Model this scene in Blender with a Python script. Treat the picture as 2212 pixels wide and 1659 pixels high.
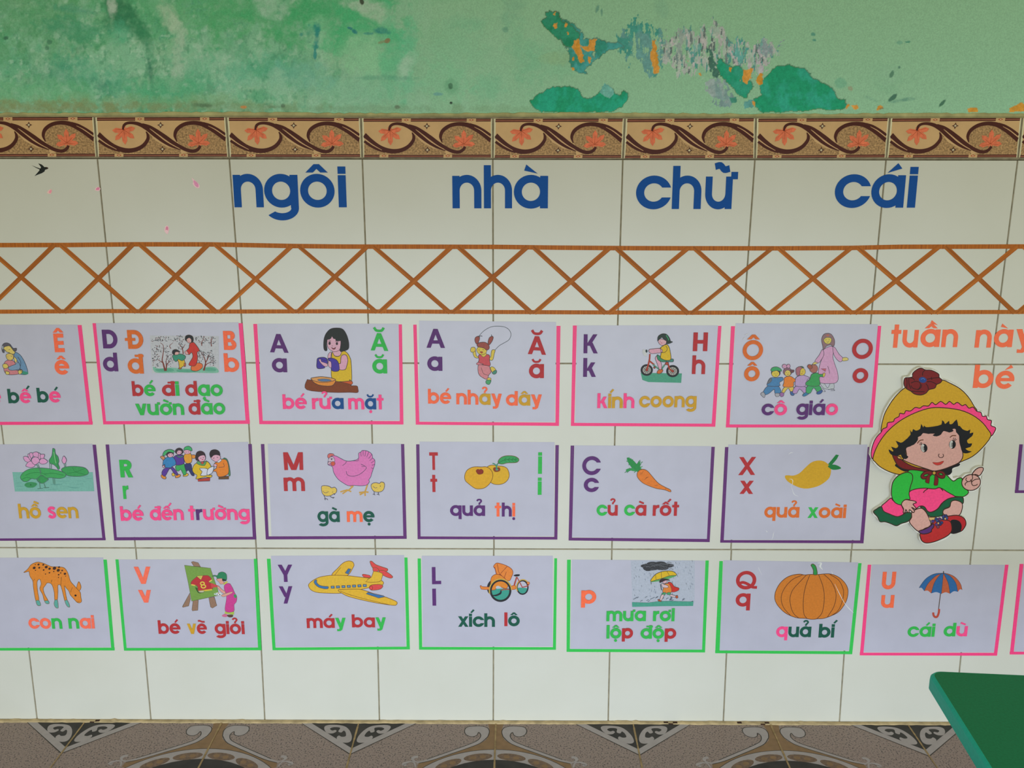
import bpy, math, random, unicodedata
import numpy as np
from mathutils import Vector, Matrix

for _o in list(bpy.data.objects):
    bpy.data.objects.remove(_o)
SC = bpy.context.scene
COL = SC.collection

# ---------------------------------------------------------------- camera
FPX, CAM_P = 2150.0, Vector((0.04192949 + 0.00192948, -1.94784697, 1.21865))
PITCH, YAW, ROLL = 0.232686302, -0.0027874167, 0.00158350496
_F = Vector((math.sin(YAW) * math.cos(PITCH), math.cos(YAW) * math.cos(PITCH), -math.sin(PITCH)))
_R0 = Vector((math.cos(YAW), -math.sin(YAW), 0))
_U0 = _R0.cross(_F)
_R = _R0 * math.cos(ROLL) + _U0 * math.sin(ROLL)
_U = _U0 * math.cos(ROLL) - _R0 * math.sin(ROLL)
cd = bpy.data.cameras.new('camera')
cd.sensor_width = 36.0
cd.lens = FPX / 2212 * 36.0
cd.clip_start = 0.02
cam = bpy.data.objects.new('camera', cd)
COL.objects.link(cam)
cam.matrix_world = Matrix(((_R.x, _U.x, -_F.x, CAM_P.x), (_R.y, _U.y, -_F.y, CAM_P.y), (_R.z, _U.z, -_F.z, CAM_P.z), (0, 0, 0, 1)))
SC.camera = cam

# ---------------------------------------------------------------- light
SC.view_settings.view_transform = 'Standard'
SC.view_settings.look = 'None'
SC.view_settings.gamma = 1.0
SC.view_settings.exposure = 0.32
SC.view_settings.use_curve_mapping = False
wd = bpy.data.worlds.new('world')
SC.world = wd
wd.use_nodes = True
_bg = wd.node_tree.nodes['Background']
_bg.inputs['Color'].default_value = (1.0, 0.96, 0.63, 1)
_bg.inputs['Strength'].default_value = 0.42


def area(name, loc, target, sx, sy, power, color):
    ld = bpy.data.lights.new(name, 'AREA')
    ld.shape = 'RECTANGLE'
    ld.size, ld.size_y, ld.energy, ld.color = sx, sy, power, color
    o = bpy.data.objects.new(name, ld)
    COL.objects.link(o)
    o.location = loc
    o.rotation_euler = (Vector(target) - Vector(loc)).to_track_quat('-Z', 'Y').to_euler()
    return o


# added unseen low fill lamp brightens the lower wall; window daylight from the right
low_fill = area('low_fill_light', (0.1, -2.5, 0.45), (0.1, 0.0, -0.12), 3.6, 0.7, 13.0, (0.86, 1.0, 1.17))
low_fill.data.spread = math.radians(79)  # narrowed cone grades the wall brighter towards the floor
area('window_daylight', (2.7, -1.5, 1.25), (0.3, 0.0, 0.7), 0.9, 1.0, 3.4, (0.96, 1.0, 0.9))


# ---------------------------------------------------------------- helpers
def P(x, y, d=0.0):
    """pixel of the photograph -> point of the wall (tile face is the plane y=0), d metres in front of it"""
    D = _F * FPX + _R * (x - 1106.0) + _U * (829.5 - y)
    t = (-d - CAM_P.y) / D.y
    return CAM_P + D * t


def PF(x, y, h=0.0):
    """pixel -> point of the horizontal plane z=h"""
    D = _F * FPX + _R * (x - 1106.0) + _U * (829.5 - y)
    t = (h - CAM_P.z) / D.z
    return CAM_P + D * t


def lin(c):
    c /= 255.0
    return c / 12.92 if c <= 0.04045 else ((c + 0.055) / 1.055) ** 2.4


def rgb(h, k=1.0):
    h = h.lstrip('#')
    return tuple(min(0.95, lin(int(h[i:i + 2], 16)) * k * 0.8) for i in (0, 2, 4))


_mats = {}


def mat(hexc, rough=0.5, noise=0.07, scale=260.0, k=1.0, spec=0.22, name=None, tint=None):
    key = (hexc, rough, noise, scale, k, name)
    if key in _mats:
        return _mats[key]
    m = bpy.data.materials.new(name or 'paint_' + hexc)
    m.use_nodes = True
    nt = m.node_tree
    b = nt.nodes['Principled BSDF']
    b.inputs['Roughness'].default_value = rough
    b.inputs['Specular IOR Level'].default_value = spec
    c = rgb(hexc, k)
    if noise:
        tc = nt.nodes.new('ShaderNodeTexCoord')
        nz = nt.nodes.new('ShaderNodeTexNoise')
        nz.inputs['Scale'].default_value = scale
        nz.inputs['Detail'].default_value = 3.0
        rp = nt.nodes.new('ShaderNodeMapRange')
        rp.inputs['From Min'].default_value = 0.3
        rp.inputs['From Max'].default_value = 0.7
        rp.inputs['To Min'].default_value = 1 - noise
        rp.inputs['To Max'].default_value = 1 + noise
        hs = nt.nodes.new('ShaderNodeHueSaturation')
        hs.inputs['Color'].default_value = (*c, 1)
        nt.links.new(tc.outputs['Object'], nz.inputs['Vector'])
        nt.links.new(nz.outputs['Fac'], rp.inputs['Value'])
        nt.links.new(rp.outputs['Result'], hs.inputs['Value'])
        nt.links.new(hs.outputs['Color'], b.inputs['Base Color'])
    else:
        b.inputs['Base Color'].default_value = (*c, 1)
    _mats[key] = m
    return m


class MB:
    """collects faces with materials and links them as one mesh object"""

    def __init__(self):
        self.v, self.f, self.m, self.mats = [], [], [], []

    def mi(self, m):
        if m not in self.mats:
            self.mats.append(m)
        return self.mats.index(m)

    def face(self, pts, m):
        n = len(self.v)
        self.v += [tuple(p) for p in pts]
        self.f.append(tuple(range(n, n + len(pts))))
        self.m.append(self.mi(m))

    def box(self, x0, x1, y0, y1, z0, z1, m):
        c = [(x, y, z) for x in (x0, x1) for y in (y0, y1) for z in (z0, z1)]
        for q in ((0, 1, 3, 2), (4, 6, 7, 5), (0, 4, 5, 1), (2, 3, 7, 6), (0, 2, 6, 4), (1, 5, 7, 3)):
            self.face([c[i] for i in q], m)

    def slab(self, outline, back, m, side=None):
        """front polygon plus a rim of depth `back` (towards the wall, +y)"""
        self.face(outline, m)
        s = side or m
        for i in range(len(outline)):
            a, b = Vector(outline[i]), Vector(outline[(i + 1) % len(outline)])
            o = Vector((0, back, 0))
            self.face([a, a + o, b + o, b], s)

    def build(self, name, parent=None, origin=None, smooth=False):
        me = bpy.data.meshes.new(name)
        og = Vector(origin) if origin is not None else (Vector(parent['_o']) if parent is not None else Vector((0, 0, 0)))
        me.from_pydata([tuple(Vector(p) - og) for p in self.v], [], self.f)
        for m in self.mats:
            me.materials.append(m)
        me.polygons.foreach_set('material_index', self.m)
        if smooth:
            me.polygons.foreach_set('use_smooth', [True] * len(self.f))
        me.update()
        o = bpy.data.objects.new(name, me)
        COL.objects.link(o)
        if parent is not None:
            o.parent = parent
            if parent.type == 'MESH' or origin is not None:
                o.location = og - Vector(parent['_o'])
            else:
                o.location = (0, 0, 0)
        else:
            o.location = og
        o['_o'] = tuple(og)
        return o


def tag(o, label, cat, group=None):
    o['label'] = label
    o['category'] = cat
    if group:
        o['group'] = group
    return o


def empty(name, loc):
    o = bpy.data.objects.new(name, None)
    o.empty_display_size = 0.05
    COL.objects.link(o)
    o.location = loc
    o['_o'] = tuple(loc)
    return o


def pts(s):
    return [tuple(float(q) for q in p.split(',')) for p in s.split()] if isinstance(s, str) else list(s)


def smooth_closed(p, n=5):
    out, L = [], len(p)
    for i in range(L):
        a, b, c, d = p[i - 1], p[i], p[(i + 1) % L], p[(i + 2) % L]
        for k in range(n):
            t = k / n
            out.append(tuple(0.5 * (2 * b[j] + (c[j] - a[j]) * t + (2 * a[j] - 5 * b[j] + 4 * c[j] - d[j]) * t * t
                                    + (3 * b[j] - a[j] - 3 * c[j] + d[j]) * t ** 3) for j in range(len(b))))
    return out


def smooth_open(p, n=5):
    if len(p) < 3:
        return list(p)
    q = [tuple(2 * p[0][j] - p[1][j] for j in range(len(p[0])))] + list(p) + [tuple(2 * p[-1][j] - p[-2][j] for j in range(len(p[0])))]
    out = []
    for i in range(1, len(q) - 2):
        a, b, c, d = q[i - 1], q[i], q[i + 1], q[i + 2]
        for k in range(n):
            t = k / n
            out.append(tuple(0.5 * (2 * b[j] + (c[j] - a[j]) * t + (2 * a[j] - 5 * b[j] + 4 * c[j] - d[j]) * t * t
                                    + (3 * b[j] - a[j] - 3 * c[j] + d[j]) * t ** 3) for j in range(len(b))))
    out.append(tuple(p[-1]))
    return out


def ribbon(p, w, closed=False):
    """list of quads along a 2-D polyline; w is a width or a list of widths"""
    n = len(p)
    W = [w] * n if not hasattr(w, '__len__') else [w[min(len(w) - 1, 0)] if len(w) == 1 else
                                                    w[int(i / max(1, n - 1) * (len(w) - 1))] + (w[min(len(w) - 1, int(i / max(1, n - 1) * (len(w) - 1)) + 1)] - w[int(i / max(1, n - 1) * (len(w) - 1))])
                                                    * (i / max(1, n - 1) * (len(w) - 1) % 1) for i in range(n)]
    L, Rr = [], []
    for i in range(n):
        a = p[i - 1] if (i or closed) else p[i]
        b = p[(i + 1) % n] if (i < n - 1 or closed) else p[i]
        tx, ty = b[0] - a[0], b[1] - a[1]
        l = math.hypot(tx, ty) or 1.0
        nx, ny = -ty / l, tx / l
        s = 1.0
        if (i or closed) and (i < n - 1 or closed):
            ux, uy = p[i][0] - p[i - 1][0], p[i][1] - p[i - 1][1]
            ul = math.hypot(ux, uy) or 1.0
            cs = abs((ux * tx + uy * ty) / ul / l)
            s = 1.0 / max(0.6, cs)
        h = W[i] / 2 * s
        L.append((p[i][0] + nx * h, p[i][1] + ny * h))
        Rr.append((p[i][0] - nx * h, p[i][1] - ny * h))
    m = n if closed else n - 1
    return [[L[i], L[(i + 1) % n], Rr[(i + 1) % n], Rr[i]] for i in range(m)]

# ---------------------------------------------------------------- geometric lettering
def ring(cx, cy, rx, ry, w, a0=0.0, a1=360.0, n=40, b0=None, b1=None):
    """ring sector; a* cut angles of the outer edge, b* of the inner edge"""
    b0 = a0 if b0 is None else b0
    b1 = a1 if b1 is None else b1
    o, q = [], []
    for i in range(n + 1):
        t = i / n
        A, B = math.radians(a0 + (a1 - a0) * t), math.radians(b0 + (b1 - b0) * t)
        o.append((cx + rx * math.cos(A), cy + ry * math.sin(A)))
        q.append((cx + (rx - w) * math.cos(B), cy + (ry - w) * math.sin(B)))
    if abs((a1 - a0) - 360) < 1e-6:
        return [[o[i], o[i + 1], q[i + 1], q[i]] for i in range(n)]
    return [[o[i], o[i + 1], q[i + 1], q[i]] for i in range(n)]


def rect(x0, x1, y0, y1):
    return [(x0, y0), (x1, y0), (x1, y1), (x0, y1)]


def diag(x0, y0, x1, y1, hw):
    """slanted stem with horizontal ends, hw = horizontal width"""
    return [(x0, y0), (x0 + hw, y0), (x1 + hw, y1), (x1, y1)]


ASC = 1.30


def arch(x, w, W, top=1.01, foot=0.0):
    r = W / 2
    ry = min(0.47, r * 1.05)
    p = ring(x + r, top - ry, r, ry, w, 0, 180, 20)
    p.append(rect(x + W - w, x + W, foot, top - ry))
    return p


def glyph(c, w):
    """polygons of a letter (x-height 1) and its advance width; capitals have cap height 1"""
    S = lambda a, b: (math.degrees(math.asin(a / b)))
    R = 0.51
    yc = 0.15
    a_o, a_i = S(yc, R), S(yc, max(R - w, yc + 0.02))
    if c == 'o':
        return ring(R, .5, R, R, w), 2 * R
    if c == 'c':
        return ring(R, .5, R, R, w, a_o, 360 - a_o, 40, a_i, 360 - a_i), .96
    if c == 'e':
        p = ring(R, .5, R, R, w, 0, 322, 44, 0, 318)
        p.append(rect(w * .6, 2 * R - .01, .42, .42 + w * .72))
        return p, 2 * R
    if c in 'aqgdđbp':
        W = 1.0
        r = 0.5
        p = ring(r, .5, r, R, w)
        if c in 'aqgdđ':
            x0, x1 = W - w, W
        else:
            x0, x1 = 0, w
        y0, y1 = 0.0, 0.98
        if c in 'dđb':
            y1 = ASC
        if c == 'q' or c == 'p':
            y0 = -.30
        if c == 'g':
            p += ring(W - .5, -.02, .5, .38, w * .95, 215, 360, 18, 222, 360)
            y0 = -.02
        p.append(rect(x0, x1, y0, y1))
        if c == 'đ':
            p.append(rect(x0 - .24, x1 + .06, ASC - .20, ASC - .05))
        return p, W
    if c == 'n':
        return [rect(0, w, 0, .98)] + arch(0, w, .93), .93
    if c == 'h':
        return [rect(0, w, 0, ASC)] + arch(0, w, .93), .93
    if c == 'u':
        p = [[(.93 - x, 1 - y) for x, y in q] for q in [rect(0, w, .02, 1.0)] + arch(0, w, .93, 1.01, .02)]
        return p, .93
    if c == 'm':
        A = .84
        return [rect(0, w, 0, .98)] + arch(0, w, A) + arch(A - w, w, A), 2 * A - w
    if c == 'r':
        return [rect(0, w, 0, .98)] + ring(.50, .50, .50, .5, w, 90, 180, 12) + [rect(.49, .56, 1 - w, 1.0)], .56
    if c == 'i':
        return [rect(0, w, 0, .97), rect(0, w, 1.01, 1.01 + w * .95)], w
    if c == 'l':
        return [rect(0, w, 0, ASC)], w
    if c == 't':
        x = .17
        return [rect(x, x + w, 0, ASC), rect(0, w + 2 * x, 1 - w * .82, 1.0)], w + 2 * x
    h = w * 1.1
    if c == 'v':
        return [diag(.36, 0, 0, 1, h), diag(.36 + .0, 0, .92 - h, 1, h)], .92
    if c == 'y':
        e = .92 - h
        k = (e - .36) / 1.0
        p = [diag(.36, 0, 0, 1, h), diag(.36 - .22 * k, -.22, e, 1, h)]
        p.append([(.36 - .22 * k - .16, -.33), (.36 - .22 * k + h * .45, -.33), (.36 - .22 * k + h, -.22 + .02), (.36 - .22 * k - .16, -.33 + w * .8)])
        return p, .92
    if c == '\u03b3':                              # straight y that stands on the baseline
        return [diag(.24, 0, .84 - h, 1, h), diag(.44 - h * .5, .38, 0, 1, h)], .84
    if c == 'x':
        return [diag(0, 0, .90 - h, 1, h), diag(.90 - h, 0, 0, 1, h)], .90
    if c == 'k':
        return [rect(0, w, 0, ASC), diag(w * .7, .42, .80 - h, 1, h), diag(.86 - h, 0, .30, .60, h)], .86
    if c == 's':
        c_ = smooth_open([(.66, .80), (.52, .90), (.30, .90), (.15, .76), (.24, .60), (.52, .45), (.62, .28), (.52, .12), (.28, .10), (.08, .22)], 4)
        return ribbon(c_, w), .76
    # capitals, cap height 1
    if c in 'AĂÂ':
        W = .98
        return [diag(0, 0, W / 2 - h * .5 - .0, 1, h), diag(W - h, 0, W / 2 - h * .5, 1, h), rect(.2, W - .2, .22, .22 + w * .85)], W
    if c == 'B':
        p = [rect(0, w, 0, 1), rect(w * .5, .42, 1 - w * .92, 1), rect(w * .5, .44, .5 - w * .40, .5 + w * .40), rect(w * .5, .44, 0, w * .92)]
        p += ring(.40, .755, .26, .245, w, -90, 90, 16) + ring(.43, .27, .29, .27, w, -90, 90, 16)
        return p, .72
    if c in 'DĐ':
        p = [rect(0, w, 0, 1), rect(w * .5, .36, 1 - w, 1), rect(w * .5, .36, 0, w)] + ring(.35, .5, .46, .5, w, -90, 90, 26)
        if c == 'Đ':
            p.append(rect(-.14, .40, .5 - w * .34, .5 + w * .34))
        return p, .81
    if c == 'C':
        o = .515
        return ring(o, .5, o, o, w, S(.17, o), 360 - S(.17, o), 44, S(.17, o - w), 360 - S(.17, o - w)), 1.0
    if c in 'OÔ':
        return ring(.52, .5, .52, .515, w, 0, 360, 48), 1.04
    if c == 'Q':
        p = ring(.52, .5, .52, .515, w, 0, 360, 48)
        p += ribbon(smooth_open([(.16, .30), (.36, .38), (.62, .28), (.86, .12), (1.10, .10)], 5), w * .8)
        return p, 1.06
    if c in 'EÊ':
        return [rect(0, w, 0, 1), rect(w * .5, .60, 0, w * .95), rect(w * .5, .58, .5 - w * .45, .5 + w * .45), rect(w * .5, .60, 1 - w * .95, 1)], .62
    if c == 'H':
        return [rect(0, w, 0, 1), rect(.76 - w, .76, 0, 1), rect(w * .5, .76 - w * .5, .5 - w * .42, .5 + w * .42)], .76
    if c == 'K':
        return [rect(0, w, 0, 1), diag(w * .6, .40, .74 - h, 1, h), diag(.78 - h, 0, .26, .56, h)], .78
    if c == 'L':
        return [rect(0, w, 0, 1), rect(0, .54, 0, w * .9)], .54
    if c == 'M':
        W = 1.06
        return [diag(.02, 0, 0, 1, w), diag(W - w - .02, 0, W - w, 1, w), diag(W / 2 - h * .62, 0, .0, 1, h * 1.15), diag(W / 2 - h * .52, 0, W - h * 1.15, 1, h * 1.15)], W
    if c == 'R':
        p = [rect(0, w, 0, 1), rect(w * .5, .40, 1 - w * .95, 1), rect(w * .5, .40, .40, .40 + w * .9)] + ring(.39, .70, .30, .30, w, -90, 90, 18)
        p.append(diag(.72 - h, 0, .26, .46, h))
        return p, .73
    if c == 'T':
        return [rect(.22, .22 + w, 0, 1 - w * .5), rect(0, .44 + w, 1 - w * .95, 1)], .44 + w
    if c == 'U':
        r = .37
        return [rect(0, w, .36, 1), rect(.74 - w, .74, .36, 1)] + ring(r, .36, r, .37, w, 180, 360, 24), .74
    if c == 'V':
        return [diag(.44 - h * .5, 0, 0, 1, h), diag(.44 - h * .5, 0, .88 - h, 1, h)], .88
    if c == 'X':
        return [diag(0, 0, .86 - h, 1, h), diag(.86 - h, 0, 0, 1, h)], .86
    if c == 'Y':
        return [rect(.42 - w * .5, .42 + w * .5, 0, .5), diag(.42 - h * .5, .42, 0, 1, h), diag(.42 - h * .5, .42, .84 - h, 1, h)], .84
    raise KeyError(c)


def accent(mk, x, W, w, base, wedge=False):
    """polygons of a combining mark over a letter of width W starting at x, with its top at `base`; stacked marks pass a raised base"""
    c = x + W / 2
    if mk == '\u0302':
        b = base + .05
        return [[(c - .33, b), (c - .08, b + .25), (c + .08, b + .25), (c, b + .11), (c - .11, b)],
                [(c + .33, b), (c + .11, b), (c, b + .11), (c + .08, b + .25)]]
    if mk == '\u0306':
        b = base + .06
        if wedge:
            return [[(c - .31, b + .24), (c - .03, b), (c + .03, b), (c + .0, b + .12), (c - .12, b + .24)], [(c + .31, b + .24), (c + .12, b + .24), (c, b + .12), (c + .03, b)]]
        return ribbon(smooth_open([(c - .27, b + .26), (c - .14, b + .09), (c + .14, b + .09), (c + .27, b + .26)], 4), .14)
    if mk == '\u0301':
        b = base + (.05 if wedge else .11)
        if wedge:
            return [[(c - .06, b), (c + .24, b + .29), (c + .37, b + .13)]]
        return [[(c - .02, b), (c + .22, b + .30), (c + .36, b + .21), (c + .12, b - .06)]]
    if mk == '\u0300':
        b = base + (.05 if wedge else .10)
        if wedge:
            return [[(c - .14, b + .27), (c - .20, b + .09), (c + .19, b)]]
        return [[(c - .13, b + .28), (c + .28, b + .10), (c + .22, b - .05), (c - .20, b + .13)]]
    if mk == '\u0309':
        b = base + .05
        return ribbon(smooth_open([(c - .20, b + .34), (c - .10, b + .46), (c + .08, b + .46), (c + .17, b + .34), (c + .08, b + .20), (c + .01, b + .12), (c + .0, b)], 4), .15)
    if mk == '\u0303':
        b = base + .07
        if wedge:
            c += .08
            return ribbon(smooth_open([(c - .24, b + .21), (c - .06, b + .24), (c + .08, b + .12), (c + .26, b + .15)], 4), .20)
        return ribbon(smooth_open([(c - .34, b + .18), (c - .18, b + .20), (c + .10, b + .10), (c + .34, b + .10)], 4), .16)
    if mk == '\u0323':
        return [[(c + .135 * math.cos(i * .524), -.20 + .135 * math.sin(i * .524)) for i in range(12)]]
    if mk == '\u031b':
        return [rect(x + W - .06, x + W + .15, base - .16, base + .06)]
    return []


def layout(word, w, wedge=False, gap=.055, cap=False):
    """-> list of (index, letter polygons, [mark polygons]) and the total width"""
    x, out = 0.0, []
    for k, ch in enumerate(word):
        if ch == ' ':
            x += .5
            continue
        d = unicodedata.normalize('NFD', ch)
        bch, marks = d[0], d[1:]
        pg, W = glyph(bch, w)
        top = 1.0 if not (bch == 'i') else 1.0 + w
        polys = [[(px + x, py) for px, py in q] for q in pg]
        mk = []
        raised = 0.0
        for m in sorted(marks, key=lambda q: '\u031b\u0323\u0302\u0306'.find(q) if q in '\u031b\u0323\u0302\u0306' else 9):
            if m == '\u031b':
                hx = x + (W if bch == 'u' else W - .16)
                polys.append(rect(hx - .08, hx + .15, .90, 1.11))
                continue
            off = .13 if (raised and m in '\u0300\u0301') else 0
            mk.append((m, accent(m, x + off, W, w, top + raised * .9, wedge)))
            if m in '\u0302\u0306':
                raised = .20
        out.append((k, polys, mk))
        x += W + gap
        if '\u031b' in marks and bch == 'u':
            x += .05
    return out, x - gap


def chunks(polys):
    """number the strokes of a letter: quads that share a cut edge belong to one stroke, slanted stems never do"""
    out, k, prev = [], 0, None
    for q in polys:
        if prev is not None:
            sh = [a for a in q for b in prev if abs(a[0] - b[0]) + abs(a[1] - b[1]) < 1e-9]
            if len(sh) < 2 or abs(sh[0][1] - sh[1][1]) < 1e-9:
                k += 1
        out.append(k)
        prev = q
    return out


# ---------------------------------------------------------------- drawing on the wall plane
CODES = dict(r='b43236', g='36b44e', p='ff4379', o='ff5f3e', v='5c3070', y='cb9a2c', k='1a5646', b='184c8a', n='da6c2e', c='ff624c')
INK_K = 1.27
BRIGHT = {'fb3d74', 'ff4379', 'ff5f3e', 'ff624c'}          # day-glow sheet colours


def ink(h, k):
    return mat(h, k=k * (1.35 if h in BRIGHT else 1.0))



class Draw:
    STEP = 1.2e-5

    def __init__(self, root, crop, d0=0.0005, k=INK_K):
        self.root, self.c, self.d0, self.k = root, crop, d0, k
        self.layer, self.parts, self.cur, self.words = 0, [], None, False
        self.ol = ('2e2a2a', 1.6)

    def part(self, name, label=None, parent=None):
        self.cur = MB()
        self.words = name == 'caption'
        self.parts.append((name, label, self.cur, parent))
        return len(self.parts) - 1

    def px(self, x, y):
        return self.c[0] + x / self.c[2], self.c[1] + y / self.c[2]

    def pt(self, p):
        return P(*self.px(*p), self.d0 + self.layer * self.STEP)

    def poly(self, color, p):
        m = ink(color, self.k) if isinstance(color, str) else color
        self.cur.face([self.pt(q) for q in p], m)
        self.layer += 1

    def f(self, color, p, o=1, w=None, s=1, n=4):
        p = pts(p)
        if s:
            p = smooth_closed(p, n)
        self.poly(color, p)
        if o:
            self.rib(self.ol[0], p, w or self.ol[1], True)

    def rib(self, color, p, w, closed=False):
        m = ink(color, self.k) if isinstance(color, str) else color
        sc = self.c[2]
        w = [q * sc for q in w] if hasattr(w, '__len__') else w * sc
        for q in ribbon(p, w, closed):
            self.cur.face([self.pt(r) for r in q], m)
        self.layer += 1

    def l(self, color, p, w=None, s=1, n=4):
        p = pts(p)
        self.rib(color or self.ol[0], smooth_open(p, n) if s else p, w or self.ol[1])

    def e(self, color, cx, cy, rx, ry=None, rot=0, o=1, w=None, n=28):
        ry = ry or rx
        c, s_ = math.cos(math.radians(rot)), math.sin(math.radians(rot))
        p = [(cx + rx * math.cos(t) * c - ry * math.sin(t) * s_, cy + rx * math.cos(t) * s_ + ry * math.sin(t) * c) for t in [i * 2 * math.pi / n for i in range(n)]]
        self.poly(color, p)
        if o:
            self.rib(self.ol[0], p, w or self.ol[1], True)

    def text(self, word, codes, x0, x1, y0, y1, xh, weight=.26, tone=None):
        """word from crop x0 to x1, baseline y0 to y1, letter height xh (crop px); tone colours the tone marks"""
        if self.words:
            self.part('caption_word', 'caption word ' + word)
            self.words = True
        lay, W = layout(word, weight)
        A, B = P(*self.px(x0, y0), self.d0), P(*self.px(x1, y1), self.d0)
        H = (P(*self.px(x0, y0 - xh), self.d0) - A)
        u = (B - A) / W
        for ci, (k, polys, mk) in enumerate(lay):
            code = codes[min(ci, len(codes) - 1)]
            tc = tone[min(ci, len(tone) - 1)] if tone else code
            jobs = [(code, polys)] + [((tc if mch in '\u0300\u0301\u0309\u0303\u0323' else code), ps) for mch, ps in mk]
            n = 0
            for cc, ps in jobs:
                for q, g in zip(ps, chunks(ps)):
                    off = Vector((0, -(self.layer + n + g * .5) * self.STEP, 0))
                    self.cur.face([A + u * a + Vector((0, 0, H.z * b)) + off for a, b in q], ink(CODES[cc], self.k))
                n += chunks(ps)[-1] * .5 + .5 if ps else 0
        self.layer += 5

    def finish(self):
        objs = []
        for name, label, mb, par in self.parts:
            if not mb.f:
                objs.append(None)
                continue
            parent = objs[par] if par is not None else self.root
            o = mb.build(name, parent, None)
            if label:
                o['label'] = label
            objs.append(o)
        return objs

# ---------------------------------------------------------------- setting: tiled wall
def lerp(a, b, t):
    return a + (b - a) * t


def structure(o):
    o['kind'] = 'structure'
    return o


def tile_mat(name, hexc, rough, k=1.0):
    m = bpy.data.materials.new(name)
    m.use_nodes = True
    nt = m.node_tree
    b = nt.nodes['Principled BSDF']
    b.inputs['Roughness'].default_value = rough
    b.inputs['Specular IOR Level'].default_value = 0.35
    tc = nt.nodes.new('ShaderNodeTexCoord')
    n1 = nt.nodes.new('ShaderNodeTexNoise')
    n1.inputs['Scale'].default_value = 5.0
    n1.inputs['Detail'].default_value = 5.0
    r = nt.nodes.new('ShaderNodeValToRGB')
    c = rgb(hexc, k)
    r.color_ramp.elements[0].position = .3
    r.color_ramp.elements[0].color = (c[0] * .95, c[1] * .95, c[2] * .93, 1)
    r.color_ramp.elements[1].position = .7
    r.color_ramp.elements[1].color = (*c, 1)
    nt.links.new(tc.outputs['Object'], n1.inputs['Vector'])
    nt.links.new(n1.outputs['Fac'], r.inputs['Fac'])
    nt.links.new(r.outputs['Color'], b.inputs['Base Color'])
    return m


M_TILE = tile_mat('glazed_tile', 'eae9df', 0.28)
M_GROUT = mat('9b917a', rough=.9, noise=.25, scale=60)
M_CEMENT = mat('b7ab86', rough=.9, noise=.16, scale=45)


def wx(x, y):
    return P(x, y).x


ROWS = [
    (1.2, .8, 343, [210, 495, 782.5, 1064.5, 1345.5, 1631, 1914.5, 2199], 692, [245.3, 522, 795.3, 1065.5, 1334.7, 1606.4, 1881.4, 2155]),
    (.8, .4, 950, [6.5, 270.7, 539.4, 804, 1065.4, 1328, 1591.4, 1858.8, 2129], 1176, [35, 291.7, 552.8, 810.3, 1067, 1322, 1579.6, 1841, 2102.5]),
    (.4, 0, 1196, [37, 294, 553.8, 811.4, 1066.5, 1321.6, 1579.7, 1838.8, 2098], 1556, [80.3, 326, 572, 819.6, 1065.5, 1313.8, 1562.7, 1813.6, 2062]),
]
zA, zB, zC = P(1066, 343.5).z, P(1066, 785).z, P(1066, 1186).z
z0 = P(1066, 1557.5).z
RZ = [(zA, zB), (zB, zC), (zC, z0)]
mb = MB()
G = .0011
mb.face([(-2.2, .0014, -.01), (2.2, .0014, -.01), (2.2, .0014, zA), (-2.2, .0014, zA)], M_GROUT)
for (ra, rb, ya, xa, yb, xb), (zt, zb) in zip(ROWS, RZ):
    lines = []
    for a, b in zip(xa, xb):
        A, B = P(a, ya), P(b, yb)
        lines.append((lerp(A.x, B.x, (zt - A.z) / (B.z - A.z)), lerp(A.x, B.x, (zb - A.z) / (B.z - A.z))))
    for k in range(4):
        lines.insert(0, (lines[0][0] - .25, lines[0][1] - .25))
        lines.append((lines[-1][0] + .25, lines[-1][1] + .25))
    for (at, ab), (bt, bb) in zip(lines, lines[1:]):
        q = [(at + G, 0, zt - G), (ab + G, 0, zb + G), (bb - G, 0, zb + G), (bt - G, 0, zt - G)]
        c = .0007
        inner = [(at + G + c, 0, zt - G - c), (ab + G + c, 0, zb + G + c), (bb - G - c, 0, zb + G + c), (bt - G - c, 0, zt - G - c)]
        outer = [(x, .0016, z) for x, y, z in q]
        mb.face(inner, M_TILE)
        for i in range(4):
            j = (i + 1) % 4
            mb.face([outer[i], outer[j], inner[j], inner[i]], M_TILE)
# body of the wall behind the glaze
mb.box(-2.2, 2.2, .0018, .09, -.02, zA, M_CEMENT)
structure(mb.build('wall_back'))

# ---------------------------------------------------------------- border tiles
CB = (0, 230, 4.424)
JT = [203.7, 488.5, 779.7, 1065, 1350, 1633, 1922.5, 2208.7]
JYT = [252, 252.3, 254, 255, 255, 254.5, 254, 253.5]
JB = [210, 495, 782.5, 1064.5, 1345.5, 1631, 1914.5, 2199]
JYB = [341.3, 341.5, 342.5, 343.5, 344.5, 344, 343.2, 343]
jt = [P(x, y) for x, y in zip(JT, JYT)]
jb = [P(x, y) for x, y in zip(JB, JYB)]
for side in (0, 0, -1, -1):
    d = Vector((-.25, 0, 0)) if side == 0 else Vector((.25, 0, 0))
    if side == 0:
        jt.insert(0, jt[0] + d)
        jb.insert(0, jb[0] + d)
    else:
        jt.append(jt[-1] + d)
        jb.append(jb[-1] + d)
REF = 2
zTop = max(p.z for p in jt) + .001


def tile_uv(x, y):
    p = P(CB[0] + x / CB[2], CB[1] + y / CB[2])
    v = (p.z - jb[REF].z) / (jt[REF].z - jb[REF].z)
    xl, xr = lerp(jb[REF].x, jt[REF].x, v), lerp(jb[REF + 1].x, jt[REF + 1].x, v)
    return (p.x - xl) / (xr - xl), v


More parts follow.
